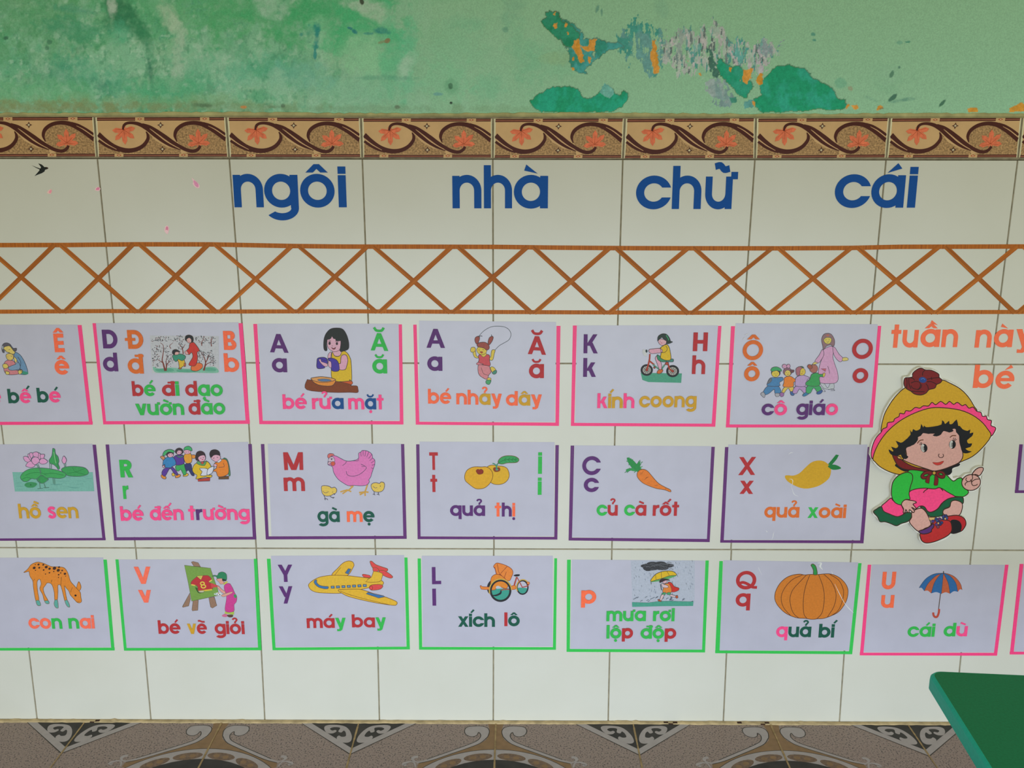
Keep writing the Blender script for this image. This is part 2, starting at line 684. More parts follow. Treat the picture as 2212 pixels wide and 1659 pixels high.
def leaf(cx, cy, ang, R, sk=1.0):
    out = []
    for i, (da, r) in enumerate([(-158, .40), (-140, .22), (-116, .66), (-98, .90), (-84, .72), (-72, .42), (-62, .76), (-48, 1.0), (-35, .76), (-24, .46), (-13, .82), (0, 1.08), (13, .82), (24, .46), (35, .76), (48, 1.0), (62, .76), (72, .42), (84, .72), (98, .90), (116, .66), (140, .22), (158, .40), (180, .12)]):
        a = math.radians(ang + da)
        out.append((cx + R * r * math.cos(a) * sk, cy + R * r * math.sin(a)))
    return out


def star(cx, cy, r):
    return [(cx + (r if i % 2 == 0 else r * .42) * math.cos(i * math.pi / 4), cy + (r if i % 2 == 0 else r * .42) * math.sin(i * math.pi / 4)) for i in range(8)]


def flip(seq, dx):
    return [(x + dx, y) for x, y in seq]


M_TAN = mat('c29e72', rough=.35, noise=.05, scale=40, k=1.55, name='border_tan')
M_SPK = mat('a5825a', rough=.4, noise=.5, scale=300, k=1.4, name='border_speckled')
M_BRN = mat('4c1e16', rough=.35, noise=.1, scale=120, k=1.3, name='border_brown')
M_BRL = mat('8a5340', rough=.35, noise=.1, scale=120, k=1.6, name='border_stripe')
M_LEAF = mat('d8704e', rough=.35, noise=.16, scale=120, k=1.5, name='border_leaf')
M_LEAFD = mat('a84a28', rough=.35, noise=.14, scale=160, k=1.5, name='border_leaf_vein')
M_EDGE = mat('d8cfae', rough=.35, noise=.03, k=1.4, name='border_edge')
M_SCROLL = mat('c79e74', rough=.35, noise=.03, k=1.5, name='border_scroll_line')  # tan printed line between the brown scrolls
motif = []           # (material, polygon in reference pixels)


def mf(m, p, s=0, n=4):
    p = pts(p)
    motif.append((m, [smooth_closed(p, n) if s else p]))


def mr(m, p, w, s=1, n=5):
    p = pts(p)
    motif.append((m, ribbon(smooth_open(p, n) if s else p, w)))


mf(M_TAN, '928,103 2140,103 2172,482 950,482')
mf(M_SPK, '1428,262 1490,330 1600,390 1722,418 1735,452 1150,452 1160,434 1260,430 1360,390 1412,330')
mf(M_SPK, '1692,335 1680,250 1750,180 1850,162 1960,180 2060,235 2158,318 2170,455 1735,455 1830,430 1780,420 1722,368')
mf(M_SPK, '940,335 1060,398 1150,434 1150,455 947,455')
for xa, xb, y in ((926, 1292, 122), (1378, 1912, 120), (2000, 2142, 118)):
    mr(M_BRN, [(xa, y), (xb, y - 1)], 30, 0)
    mr(M_BRL, [(xa, y + 1), (xb, y)], 11, 0)
for xa, xb, y in ((946, 1095, 470), (1180, 1712, 469), (1795, 2172, 467)):
    mr(M_BRN, [(xa, y), (xb, y - 1)], 27, 0)
    mr(M_BRL, [(xa, y + 1), (xb, y)], 10, 0)
for cx, cy in ((1335, 120), (1956, 118), (1138, 466), (1753, 465)):
    mf(M_LEAFD, [(cx - 26, cy), (cx, cy - 11), (cx + 26, cy), (cx, cy + 11)])
    mf(M_EDGE, [(cx - 10, cy), (cx, cy - 5), (cx + 10, cy), (cx, cy + 5)])
mr(M_BRN, '1178,212 1186,180 1215,160 1265,156 1330,170 1400,208 1480,272 1560,332 1640,380 1728,417', [22, 26, 26, 28, 34, 38, 38, 32, 22, 6])
mr(M_BRN, '1362,164 1430,192 1500,236 1580,292 1650,342 1720,385 1790,418 1850,428 1892,410 1915,378', [8, 24, 34, 38, 36, 34, 33, 32, 30, 24])
mr(M_SCROLL, '1430,212 1500,264 1580,326 1660,374 1715,400', [3, 8, 9, 8, 3])
mr(M_BRN, '1692,338 1672,280 1690,222 1750,176 1830,157 1920,166 2000,200 2080,252 2164,318', [8, 28, 36, 36, 36, 42, 48, 48, 44])
mr(M_BRN, '1945,152 2010,178 2085,220 2158,268', [6, 18, 22, 20])
mr(M_SCROLL, '1990,186 2060,222 2158,290', [3, 8, 9])
mr(M_BRN, '938,262 1010,330 1100,390 1200,420 1290,414 1365,378 1410,320 1414,275 1396,240', [44, 48, 46, 44, 40, 36, 32, 26, 8])
mr(M_BRN, '942,325 1010,372 1080,408 1142,432', [22, 24, 18, 5])
mr(M_SCROLL, '942,300 1020,358 1115,410', [9, 9, 4])
mf(M_LEAF, leaf(1184, 232, 84, 124))
mf(M_LEAF, leaf(1900, 346, -94, 122))
for cx, cy, an, R in ((1184, 222, 84, 84), (1900, 352, -94, 80)):
    for da in (-100, -48, 0, 48, 100):
        a = math.radians(an + da)
        mr(M_LEAFD, [(cx, cy), (cx + R * math.cos(a), cy + R * math.sin(a))], [5, 2], 0)
for cx, cy in ((1535, 178), (1553, 408)):
    mf(M_BRN, star(cx, cy, 32))
    mf(M_EDGE, star(cx, cy, 15))
mr(M_BRN, '1176,222 1180,196 1196,172', [20, 18, 16])
mr(M_BRN, '1880,424 1902,404 1915,376', [24, 20, 18])

muv = [(m, [[tile_uv(x, y) for x, y in q] for q in polys]) for m, polys in motif]
mb = MB()
mb.face([(-2.2, .0014, zA - .001), (2.2, .0014, zA - .001), (2.2, .0014, zTop), (-2.2, .0014, zTop)], M_GROUT)
for k in range(len(jt) - 1):
    def at(u, v, d):
        xl, xr = lerp(jb[k].x, jt[k].x, v), lerp(jb[k + 1].x, jt[k + 1].x, v)
        zl, zr = lerp(jb[k].z, jt[k].z, v), lerp(jb[k + 1].z, jt[k + 1].z, v)
        return (lerp(xl, xr, u), -d, lerp(zl, zr, u))
    q = [at(.008, .985, 0), at(.008, .03, 0), at(.992, .03, 0), at(.992, .985, 0)]
    mb.slab(q, .0016, M_EDGE)
    for L, (m, polys) in enumerate(muv):
        for pg in polys:
            mb.face([at(min(max(u, .014), .986), min(max(v, .03), .985), .00004 + L * .000012) for u, v in pg], m)
mb.box(-2.2, 2.2, .0018, .09, zA, zTop, M_CEMENT)
structure(mb.build('trim_1'))

# cement strip over the border tiles and cement fillet along the floor, both uneven
rnd = random.Random(4)
M_OLD = mat('aaa478', rough=.95, noise=.22, scale=38, k=1.35, name='painted_cement')
mb = MB()
N = 260
zt_s = P(1066, 244.5).z
prev = None
for i in range(N + 1):
    x = -1.3 + 2.6 * i / N
    zt = zt_s + rnd.uniform(-.0012, .0012) + .0008 * math.sin(x * 9)
    r = [(x, .0012, zTop - .002), (x, -.0012, zTop + .0008), (x, .0005 + rnd.uniform(0, .0006), zt), (x, .006, zt + .001)]
    if prev:
        for a in range(3):
            mb.face([prev[a], r[a], r[a + 1], prev[a + 1]], M_OLD)
    prev = r
structure(mb.build('trim_2'))
M_FIL = mat('c2ad88', rough=.9, noise=.25, scale=50, k=1.15, name='floor_fillet')
M_DIRT = mat('4a332a', rough=.95, noise=.3, scale=90, name='fillet_dirt')
mb = MB()
prev = None
for i in range(N + 1):
    x = -1.3 + 2.6 * i / N
    w = .0132 + rnd.uniform(-.001, .001)
    z = .0009 + max(0, rnd.gauss(0, .0007)) + (.0012 if rnd.random() < .06 else 0)
    r = [(x, -.0003, z), (x, -.003, z + .0004), (x, -w * .75, .0016), (x, -w, -.0001)]
    if prev:
        mx = x
        m = M_DIRT if any(a < mx < b for a, b in ((-.875, -.855), (-.64, -.63), (.06, .11), (.16, .185), (.37, .40), (.535, .56), (.58, .60))) and rnd.random() < .45 else M_FIL
        for a in range(3):
            mb.face([prev[a], r[a], r[a + 1], prev[a + 1]], m if a == 1 + (i % 2) else M_FIL)
    prev = r
structure(mb.build('trim_3'))

# ---------------------------------------------------------------- painted plaster above
rs = np.random.RandomState(7)


def vnoise(x, y, sc, seed):
    g = np.random.RandomState(seed).rand(512, 512)
    x, y = x / sc, y / sc
    xi, yi = np.floor(x).astype(int), np.floor(y).astype(int)
    fx, fy = x - xi, y - yi
    fx, fy = fx * fx * (3 - 2 * fx), fy * fy * (3 - 2 * fy)
    a, b = g[xi % 512, yi % 512], g[(xi + 1) % 512, yi % 512]
    c, d = g[xi % 512, (yi + 1) % 512], g[(xi + 1) % 512, (yi + 1) % 512]
    return (a * (1 - fx) + b * fx) * (1 - fy) + (c * (1 - fx) + d * fx) * fy


def fbm(x, y, sc, seed, oct=4):
    s, a, t = 0, .5, 0
    for k in range(oct):
        s = s + a * vnoise(x, y, sc / 2 ** k, seed + k)
        t += a
        a *= .55
    return s / t


def inside(px, py, poly):
    c = np.zeros(px.shape, bool)
    n = len(poly)
    for i in range(n):
        (x1, y1), (x2, y2) = poly[i], poly[(i + 1) % n]
        m = ((y1 > py) != (y2 > py)) & (px < (x2 - x1) * (py - y1) / ((y2 - y1) or 1e-9) + x1)
        c ^= m
    return c


STEP_ = .00135
gx = np.arange(-1.14, 1.22, STEP_)
zt0, zt1 = zt_s - .004, P(1106, -30).z
gz = np.arange(zt0, zt1, STEP_)
X, Z = np.meshgrid(gx, gz)
rx, ry_, rz = X - CAM_P.x, 0 - CAM_P.y, Z - CAM_P.z
dep = rx * _F.x + ry_ * _F.y + rz * _F.z
PXX = 1106 + FPX * (rx * _R.x + ry_ * _R.y + rz * _R.z) / dep
PYY = 829.5 - FPX * (rx * _U.x + ry_ * _U.y + rz * _U.z) / dep
KW = 2.18
C = lambda h: np.array(rgb(h, KW)) * (.95, .90, 1.22)
col = np.empty(X.shape + (3,))
col[:] = C('7fac80')
n1 = fbm(PXX, PYY, 90, 11, 5)
n2 = fbm(PXX, PYY, 26, 31, 4)
n3 = fbm(PXX, PYY, 7, 51, 3)
nv = fbm(PXX * 3.0, PYY * .55, 40, 71, 4)          # vertical streaks


def mix(mask, c):
    global col
    mask = np.clip(mask, 0, 1)[..., None]
    col = col * (1 - mask) + c * mask


def sstep(a, b, v):
    t = np.clip((v - a) / (b - a), 0, 1)
    return t * t * (3 - 2 * t)


# damp, darker and mottled towards the left
wl = 1 - sstep(430, 1000, PXX + 160 * (n1 - .5))
wm = 1 - sstep(820, 1250, PXX)
mix(.55 * wm * sstep(.38, .62, n1), C('6fa878'))
mix(.95 * wl * sstep(.30, .55, fbm(PXX, PYY, 120, 5, 5)), C('5c9f70'))
mix(.75 * wl * sstep(.52, .74, n2), C('4b9a68'))
mix(.65 * wl * sstep(.56, .76, fbm(PXX, PYY, 44, 91, 5)), C('86ad86'))
mix(.55 * wl * sstep(.62, .76, n3), C('45906a'))
mix(.40 * wl * sstep(.64, .80, fbm(PXX, PYY, 15, 99, 4)), C('36704c'))
mix(.10 * sstep(.5, .75, n3), C('6f9c74'))
mix(.60 * wl * sstep(.50, .66, fbm(PXX, PYY, 70, 301, 5)), C('7fb287'))
mix(.45 * wl * sstep(.60, .74, fbm(PXX, PYY * .6, 9, 311, 3)), C('2f7a50'))
mix(.45 * wl * sstep(.58, .72, fbm(PXX, PYY, 11, 321, 3)), C('9abf9a'))
mix(.35 * wm * sstep(.52, .66, fbm(PXX * 1.5, PYY * .5, 60, 331, 4)), C('86b08a'))

# stains: cx, cy, rx, ry, angle, colour, alpha, raggedness
BL = [(330, 20, 210, 70, 0, '4a9a5e', .55, .6), (560, 30, 200, 50, 8, '4e9b60', .75, .6), (700, 25, 150, 50, 0, '3f9a5e', .85, .5), (60, 40, 130, 70, 0, '4a8f58', .6, .8),
      (255, 30, 30, 45, -25, '2e6f48', .8, .5), (285, 55, 26, 34, -35, '2f744b', .75, .5), (315, 95, 12, 60, -12, '2f7a4e', .55, .5),
      (262, 72, 24, 22, 0, '4da476', .6, .4), (322, 150, 5, 34, -6, '2a6a4c', .75, .6),
      (366, 40, 18, 55, -24, '97b58f', .8, .4), (384, 120, 14, 60, 8, '8fb08c', .75, .4), (395, 150, 26, 16, -20, '8cb08c', .6, .5),
      (240, 10, 9, 22, 0, '9bb396', .8, .4), (160, 62, 60, 22, 5, '3f8c62', .6, .7), (170, 22, 50, 8, 8, '3b8868', .5, .7),
      (585, 12, 30, 26, 30, '8fb492', .7, .4), (610, 20, 14, 30, 20, '93b495', .6, .4),
      (690, 70, 26, 46, 0, '7eb486', .75, .5), (770, 60, 80, 55, 0, '45a468', .7, .5), (810, 26, 46, 18, 25, '8cb08a', .9, .4), (780, 12, 38, 10, 10, '8eaf8c', .9, .4),
      (790, 118, 40, 44, 0, '7cb482', .9, .3), (845, 110, 20, 80, 0, '4fa872', .6, .5), (880, 120, 14, 90, 4, '57ab78', .7, .5), (876, 145, 12, 26, 25, '8fb590', .8, .4),
      (1000, 50, 40, 16, 0, '63a578', .65, .5), (985, 110, 60, 60, 0, '77ad80', .5, .5), (1130, 110, 26, 80, -18, '66a678', .35, .5), (1180, 140, 50, 40, 0, '6ca87a', .4, .5),
      (970, 30, 70, 30, 0, '82ad82', .5, .5), (960, 170, 40, 40, 0, '70b07e', .4, .5), (1060, 185, 30, 24, 0, '64a87a', .4, .5), (790, 195, 90, 24, 0, '72ab80', .5, .5),
      (200, 165, 70, 26, 20, '4a9a6e', .6, .9), (130, 160, 40, 22, 0, '3e8a64', .45, .9), (220, 185, 26, 16, 30, '347a5a', .5, .9), (560, 150, 70, 30, 0, '4c9f74', .55, .7),
      (640, 160, 60, 30, 0, '63a283', .5, .6), (590, 190, 40, 30, 0, '83b289', .7, .4), (430, 150, 30, 30, 0, '4fa070', .5, .6), (350, 195, 60, 26, 0, '4a9d68', .6, .6),
      (80, 205, 110, 30, 0, '579f66', .6, .7), (300, 222, 260, 14, 0, '6f9a66', .55, .7), (90, 232, 240, 12, 0, '767f4e', .7, .6), (480, 232, 160, 10, 0, '6c8a5c', .55, .6), (800, 235, 160, 8, 0, '6b9066', .5, .7), (1120, 236, 120, 8, 0, '6f9468', .4, .7),
      (12, 82, 7, 6, 0, '27553c', .7, .9), (105, 90, 5, 4, 0, '2c5e44', .6, .9), (100, 104, 5, 4, 0, '2c5e44', .5, .9),
      (684, 78, 6, 26, 4, '1e7a6c', .8, .8), (650, 74, 6, 6, 0, '1e7a6c', .6, .8), (680, 118, 4, 12, 0, '1d7c70', .8, .6), (668, 70, 20, 10, 0, '2a806c', .4, .9),
      (755, 60, 6, 3, 20, '1d6f6c', .8, .5), (766, 68, 7, 4, 30, '1d6f6c', .8, .5), (822, 66, 14, 6, 10, '1d6f6c', .7, .7), (795, 72, 10, 3, 0, '2a7a70', .6, .7),
      (781, 3, 4, 7, -15, '2b2f20', .9, .3), (836, 88, 6, 5, -30, '7a6a45', .9, .4), (826, 90, 10, 3, -15, '7a7a50', .6, .5), (973, 186, 5, 7, 0, '16201a', .95, .3), (973, 186, 14, 14, 0, '5a9468', .5, .3), (974, 222, 3, 3, 0, '1c241c', .9, .3), (1194, 253, 3, 2, 0, '2c2418', .9, .3),
      (525, 231, 6, 3, 0, 'b07a3e', .9, .3), (440, 228, 20, 4, 0, '4d6b48', .7, .6), (590, 231, 16, 4, 0, '5a734e', .6, .6), (610, 228, 5, 4, 0, '4a6448', .7, .4), (857, 231, 7, 4, 0, '55624a', .7, .5),
      (820, 168, 60, 4, 0, '55936e', .5, .8), (945, 203, 10, 4, 0, '4a7f84', .5, .6),
      (1758, 74, 5, 4, 0, '2f7a66', .7, .6), (1760, 86, 4, 3, 0, '2f7a66', .7, .6), (1962, 90, 7, 3, 0, '2f7a5e', .8, .7), (1945, 92, 8, 4, 0, '4f8d70', .5, .8),
      (1918, 165, 44, 30, 0, '72a378', .55, .4), (1918, 160, 30, 20, 0, '80ac82', .75, .3), (1928, 160, 4, 8, 25, '3f6c50', .8, .5), (1944, 145, 3, 3, 0, '44705a', .8, .5), (1817, 180, 12, 12, 0, '5f9d76', .6, .4),
      (1930, 211, 9, 4, -40, '2c5a44', .85, .6), (1955, 216, 22, 3, -8, '55866a', .7, .7), (2038, 222, 9, 3, -48, '2b5a40', .85, .6), (1885, 214, 14, 3, 20, '6a9874', .5, .6), (1838, 191, 5, 4, 30, '8a8a66', .7, .5),
      (1290, 20, 4, 9, 10, '4b7f68', .7, .7), (1300, 26, 3, 8, 0, '4b7f68', .7, .7), (1430, 25, 14, 26, -10, '6a9a78', .35, .7), (1110, 18, 20, 26, 20, '699a76', .4, .7), (1092, 64, 8, 6, 0, '4f8268', .5, .7), (1205, 125, 30, 12, 0, '82a06c', .4, .6)]
nm = fbm(PXX, PYY, 12, 211, 4)
for cx, cy, ax, ay, an, c, al, rg in BL:
    ca, sa = math.cos(math.radians(an)), math.sin(math.radians(an))
    sel = np.abs(PXX - cx) < 3 * max(ax, ay) + 12
    dx, dy = PXX - cx, PYY - cy
    u, v = (dx * ca + dy * sa) / ax, (-dx * sa + dy * ca) / ay
    big = max(ax, ay) > 12
    d = np.sqrt(u * u + v * v) + (rg + (.5 if big else 0)) * 1.7 * (n2 - .5) + (rg + (.3 if big else 0)) * 1.1 * (n3 - .5) + (.9 * (n1 - .5) if big else 0)
    soft = .5 if big else .2
    mix(np.where(sel, al * (1 - sstep(1 - soft, 1 + soft, d)) * (np.clip(.25 + 1.4 * nm, .2, 1.1) if big else 1), 0), C(c))

hgt = .0007 * (n1 - .5) + .0004 * (n2 - .5) * (1 + 2 * wl)
# old coats laid bare
jx, jy = PXX + 9 * (n2 - .5) + 6 * (n3 - .5), PYY + 9 * (fbm(PXX, PYY, 24, 131, 4) - .5) + 6 * (fbm(PXX, PYY, 6, 151, 3) - .5)
sx, sy = PXX + 34 * (n2 - .5) + 20 * (n3 - .5), PYY + 60 * (nv - .5) + 22 * (n3 - .5)


def crop2(s):
    return [(740 + x / 2.989, y / 2.989) for x, y in pts(s)]


def crop3(s):
    return [(1480 + x / 3.022, y / 3.022) for x, y in pts(s)]


def bare(poly, c1, c2, jag=0, deep=.0007, keep=1.0, seed=0):
    global hgt
    m = inside(jx, jy, poly) if not jag else inside(sx, sy, poly)
    if keep < 1:
        m = m & (fbm(PXX * (2.4 if jag else 1.6), PYY * (.6 if jag else .9), 13, 171 + seed, 4) < keep)
    t = sstep(.40, .60, fbm(PXX, PYY * .7, 22, 191 + seed, 4))[..., None]
    t2 = fbm(PXX, PYY, 5, 15 + seed, 2)[..., None]
    cc = (C(c1) * (1 - t) + C(c2) * t) * (.82 + .36 * t2)
    col[m] = cc[m]
    if deep > .0008:                       # darker olive rim along the broken paint coat
        e = m & ~(np.roll(m, 1, 0) & np.roll(m, -1, 0) & np.roll(m, 1, 1) & np.roll(m, -1, 1))
        mix(np.where(e, .55, 0), C('5c6238'))
    hgt = np.where(m, hgt + deep, hgt)


SCUFF = crop3('-40,230 60,200 140,150 260,190 300,250 420,290 500,270 600,260 620,360 560,450 420,460 300,400 220,380 150,330 120,500 40,480 -30,470 -120,440 -180,420 -160,300 -110,240')
bare(SCUFF, '9dac95', '90a88f', 1, .0003, .50, 1)
bare(SCUFF, 'a5a599', '9aa594', 1, .0003, .44, 31)
bare(SCUFF, '4f8a78', '6b9a88', 1, .0004, .38, 32)
bare(SCUFF, '5a6a60', '6d7d72', 1, .0004, .33, 33)
bare(crop3('290,260 380,255 400,330 380,410 340,400 290,330'), '4d9280', '5f9f8c', 1, .0004, .5, 34)
bare(crop3('40,330 140,310 130,470 40,470'), '5a9484', '4a8a74', 1, .0004, .46, 35)
bare(crop3('450,300 620,290 590,440 460,450'), 'a3a39c', '7d9088', 1, .0003, .45, 36)
bare(crop2('2100,160 2190,200 2212,330 2130,420 2090,300'), '6f8578', '879a88', 1, .0003, .45, 37)
bare(crop3('130,540 200,510 270,520 300,600 330,640 290,700 200,700 150,720 190,640 140,600'), '6f8d80', '8b9f90', 0, .0004, .58, 2)
bare(crop2('1840,150 1900,130 2000,150 2060,230 2080,330 2060,460 1980,470 1900,400 1850,420 1790,330 1780,260 1830,230'), '5d8f80', '3f8a74', 1, .0004, .60, 3)
bare(crop3('140,310 175,320 190,400 230,450 210,520 160,480 150,400'), '3f6a56', '4b5a48', 0, .0006, .66, 8)
bare(crop2('1310,75 1340,60 1390,75 1420,120 1500,150 1540,200 1560,250 1640,240 1700,270 1790,265 1830,300 1740,320 1680,350 1620,400 1560,450 1585,480 1530,475 1470,430 1460,350 1420,290 1380,240 1300,170 1285,140 1320,110'), '2f8268', '3f9080', 0, .0009, .74, 4)
bare(crop2('1310,75 1340,60 1390,75 1420,130 1490,165 1530,230 1500,300 1440,310 1400,260 1300,170 1285,140 1320,110'), '1f7a52', '2c8560', 0, .0009, .93, 5)
bare(crop2('1205,655 1250,610 1320,570 1400,560 1480,556 1530,580 1545,620 1590,635 1650,605 1700,545 1740,560 1765,600 1790,605 1815,580 1850,600 1840,640 1810,690 1750,722 1500,728 1290,728 1240,700'), '1d8a5c', '23946c', 0, .0012, 1.0, 6)
bare(crop2('1660,600 1700,535 1740,560 1760,605 1720,630'), '5f9f86', '77ad92', 0, .0002, .7, 12)
bare(crop3('215,370 250,400 290,430 370,430 400,470 420,520 460,560 430,590 400,640 360,620 330,600 280,540 230,500 210,430'), '1f8d62', '2c8e6a', 0, .0010, .86, 7)
bare(crop3('500,620 490,560 520,510 570,450 640,430 690,422 770,440 820,480 870,530 940,560 975,590 1000,640 1050,660 1062,690 1040,715 960,722 860,715 800,725 640,735 500,735 460,700 450,650'), '1c8a5c', '2a9470', 0, .0013, 1.0, 9)
bare(crop3('290,640 340,630 345,665 300,670'), '2c7a5c', '3f8468', 0, .0006, .7, 10)
bare(crop3('390,660 450,650 460,700 390,705'), '4f8a78', '5a9886', 0, .0006, .8, 11)
OR = [crop2('1490,255 1520,255 1530,300 1555,340 1560,395 1535,400 1500,330 1480,300'), crop2('1995,265 2025,265 2030,320 2045,400 2050,468 2010,470 2005,400 1985,350 2005,300'), crop2('1590,250 1640,245 1630,320 1585,330 1540,300 1530,285 1590,290'), crop2('1430,150 1455,155 1450,175 1430,170'), crop2('1365,150 1385,145 1385,185 1365,185'), crop2('1365,80 1382,80 1382,96 1365,94'), crop2('1445,200 1462,205 1458,220 1445,218'), crop2('1470,425 1495,425 1495,445 1475,450'), crop2('1590,365 1615,370 1600,400 1590,395'), crop2('1480,370 1500,370 1495,395 1482,390'),
      crop3('390,450 445,447 430,500 410,555 375,530 385,490'), crop3('480,480 505,480 515,545 490,555 465,520'), crop3('285,440 300,440 303,475 292,475'), crop3('1088,688 1120,685 1135,705 1115,720 1090,705'), crop3('1056,680 1075,682 1065,705 1050,712'), crop3('1855,700 1905,698 1908,728 1855,730'), crop3('2125,705 2160,690 2200,678 2240,680 2240,732 2125,732'), crop3('92,475 110,475 110,490 95,488'), crop3('445,655 460,670 462,705 450,690'), crop3('5,395 20,398 18,412 8,410'), crop3('1240,712 1262,692 1290,700 1300,718')]
for i, p in enumerate(OR):
    bare(p, 'b7842c', 'c08c3a' if i != 20 else '6a6a48', 0, .0003, 1.0, 20 + i)

nz_, nx_ = X.shape
Y = .0035 + hgt
V = np.stack([X, Y, Z], -1).reshape(-1, 3).astype(np.float32)
idx = np.arange(nz_ * nx_).reshape(nz_, nx_)
F = np.stack([idx[:-1, :-1], idx[:-1, 1:], idx[1:, 1:], idx[1:, :-1]], -1).reshape(-1, 4)
# the rest of the wall, beyond the photograph
ex = [(-2.2, zt0, gx[0], zt1), (gx[-1], zt0, 2.2, zt1), (-2.2, zt1, 2.2, 2.7)]
EV, EF = [], []
for a, b, c, d in ex:
    n = len(V) + len(EV)
    EV += [(a, .0035, b), (c, .0035, b), (c, .0035, d), (a, .0035, d)]
    EF.append((n, n + 1, n + 2, n + 3))
V = np.vstack([V, np.array(EV, np.float32)])
F = np.vstack([F, np.array(EF)])
cols = np.vstack([col.reshape(-1, 3), np.tile(C('7aa87c'), (len(EV), 1))])
me = bpy.data.meshes.new('wall_upper')
me.vertices.add(len(V))
me.vertices.foreach_set('co', V.ravel())
me.loops.add(F.size)
me.loops.foreach_set('vertex_index', F.ravel().astype(np.int32))
me.polygons.add(len(F))
me.polygons.foreach_set('loop_start', np.arange(0, F.size, 4, dtype=np.int32))
me.update(calc_edges=True)
ca_ = me.color_attributes.new('paint', 'FLOAT_COLOR', 'POINT')
ca_.data.foreach_set('color', np.hstack([cols, np.ones((len(cols), 1))]).astype(np.float32).ravel())
me.polygons.foreach_set('use_smooth', np.ones(len(F), bool))
m = bpy.data.materials.new('old_green_paint')
m.use_nodes = True
nt = m.node_tree
b = nt.nodes['Principled BSDF']
b.inputs['Roughness'].default_value = .75
b.inputs['Specular IOR Level'].default_value = .25
at_ = nt.nodes.new('ShaderNodeAttribute')
at_.attribute_name = 'paint'
tc = nt.nodes.new('ShaderNodeTexCoord')
nz = nt.nodes.new('ShaderNodeTexNoise')
nz.inputs['Scale'].default_value = 420
nz.inputs['Detail'].default_value = 4
mr_ = nt.nodes.new('ShaderNodeMapRange')
mr_.inputs['From Min'].default_value = .3
mr_.inputs['From Max'].default_value = .7
mr_.inputs['To Min'].default_value = .9
mr_.inputs['To Max'].default_value = 1.1
hs = nt.nodes.new('ShaderNodeHueSaturation')
nt.links.new(tc.outputs['Object'], nz.inputs['Vector'])
nt.links.new(nz.outputs['Fac'], mr_.inputs['Value'])
nt.links.new(mr_.outputs['Result'], hs.inputs['Value'])
nt.links.new(at_.outputs['Color'], hs.inputs['Color'])
nt.links.new(hs.outputs['Color'], b.inputs['Base Color'])
me.materials.append(m)
o = bpy.data.objects.new('wall_upper', me)
COL.objects.link(o)
structure(o)

# ---------------------------------------------------------------- floor
CF = (740, 1400, 2.989)


def ff(x, y):
    return PF(CF[0] + x / CF[2], CF[1] + y / CF[2])


def granite():
    m = bpy.data.materials.new('floor_granite')
    m.use_nodes = True
    nt = m.node_tree
    b = nt.nodes['Principled BSDF']
    b.inputs['Roughness'].default_value = .42
    tc = nt.nodes.new('ShaderNodeTexCoord')
    n1 = nt.nodes.new('ShaderNodeTexNoise')
    n1.inputs['Scale'].default_value = 300
    n1.inputs['Detail'].default_value = .6
    r1 = nt.nodes.new('ShaderNodeValToRGB')
    e = r1.color_ramp.elements
    e[0].position, e[0].color = .30, (*rgb('3c3231'), 1)
    e[1].position, e[1].color = .40, (*rgb('8d7871'), 1)
    x = e.new(.62)
    x.color = (*rgb('9c877e'), 1)
    nt.links.new(tc.outputs['Object'], n1.inputs['Vector'])
    nt.links.new(n1.outputs['Fac'], r1.inputs['Fac'])
    nt.links.new(r1.outputs['Color'], b.inputs['Base Color'])
    return m


M_GR = granite()
M_FD = mat('322d2a', rough=.45, noise=.4, scale=30, name='floor_dark')
M_FG = mat('aea5a6', rough=.42, noise=.06, scale=60, name='floor_grey')
M_FT = mat('8f6f4c', rough=.42, noise=.10, scale=60, name='floor_tan')
M_FB = mat('7a614e', rough=.42, noise=.3, scale=160, name='floor_brown')
M_FJ = mat('a68d66', rough=.8, noise=.3, scale=60, name='floor_joint')
M_FO = mat('35302c', rough=.45, noise=.1, name='floor_outline')
J0 = ff(990, 500).x
JX = [PF(x, y).x for x, y in ((184, 1564), (476.7, 1564), (775, 1565), (1071, 1567), (1370.6, 1569), (1668.6, 1569), (1968, 1570))]
pitch = (JX[-1] - JX[0]) / 6
J0 = JX[3]
D0 = J0 + pitch
YC = -2 * pitch / 2 - .004               # centre of the medallion, one tile from the wall
mb = MB()
mb.face([(-2.2, -4.0, 0), (2.2, -4.0, 0), (2.2, .002, 0), (-2.2, .002, 0)], M_GR)
H = [0]


def fp(m, polys, cx, mirror):
    H[0] += 1
    for p in polys:
        mb.face([(cx + (-x if mirror else x), min(y, -.001), .00003 + H[0] * .00001) for x, y in p], m)


def rel(s, base, sm=1):
    q = []
    for x, y in pts(s):
        p = ff(x, y)
        q.append((p.x - base, p.y))
    return smooth_closed(q, 4) if sm else q


def relo(s, base):
    return smooth_open([(ff(x, y).x - base, ff(x, y).y) for x, y in pts(s)], 4)


R1, R2, R3 = abs(ff(990, 655).y - YC), abs(ff(990, 680).y - YC), abs(ff(990, 718).y - YC)


def sect(r, a0, a1, n=24):
    return [(r * math.cos(math.radians(a0 + (a1 - a0) * i / n)), YC + r * math.sin(math.radians(a0 + (a1 - a0) * i / n))) for i in range(n + 1)]


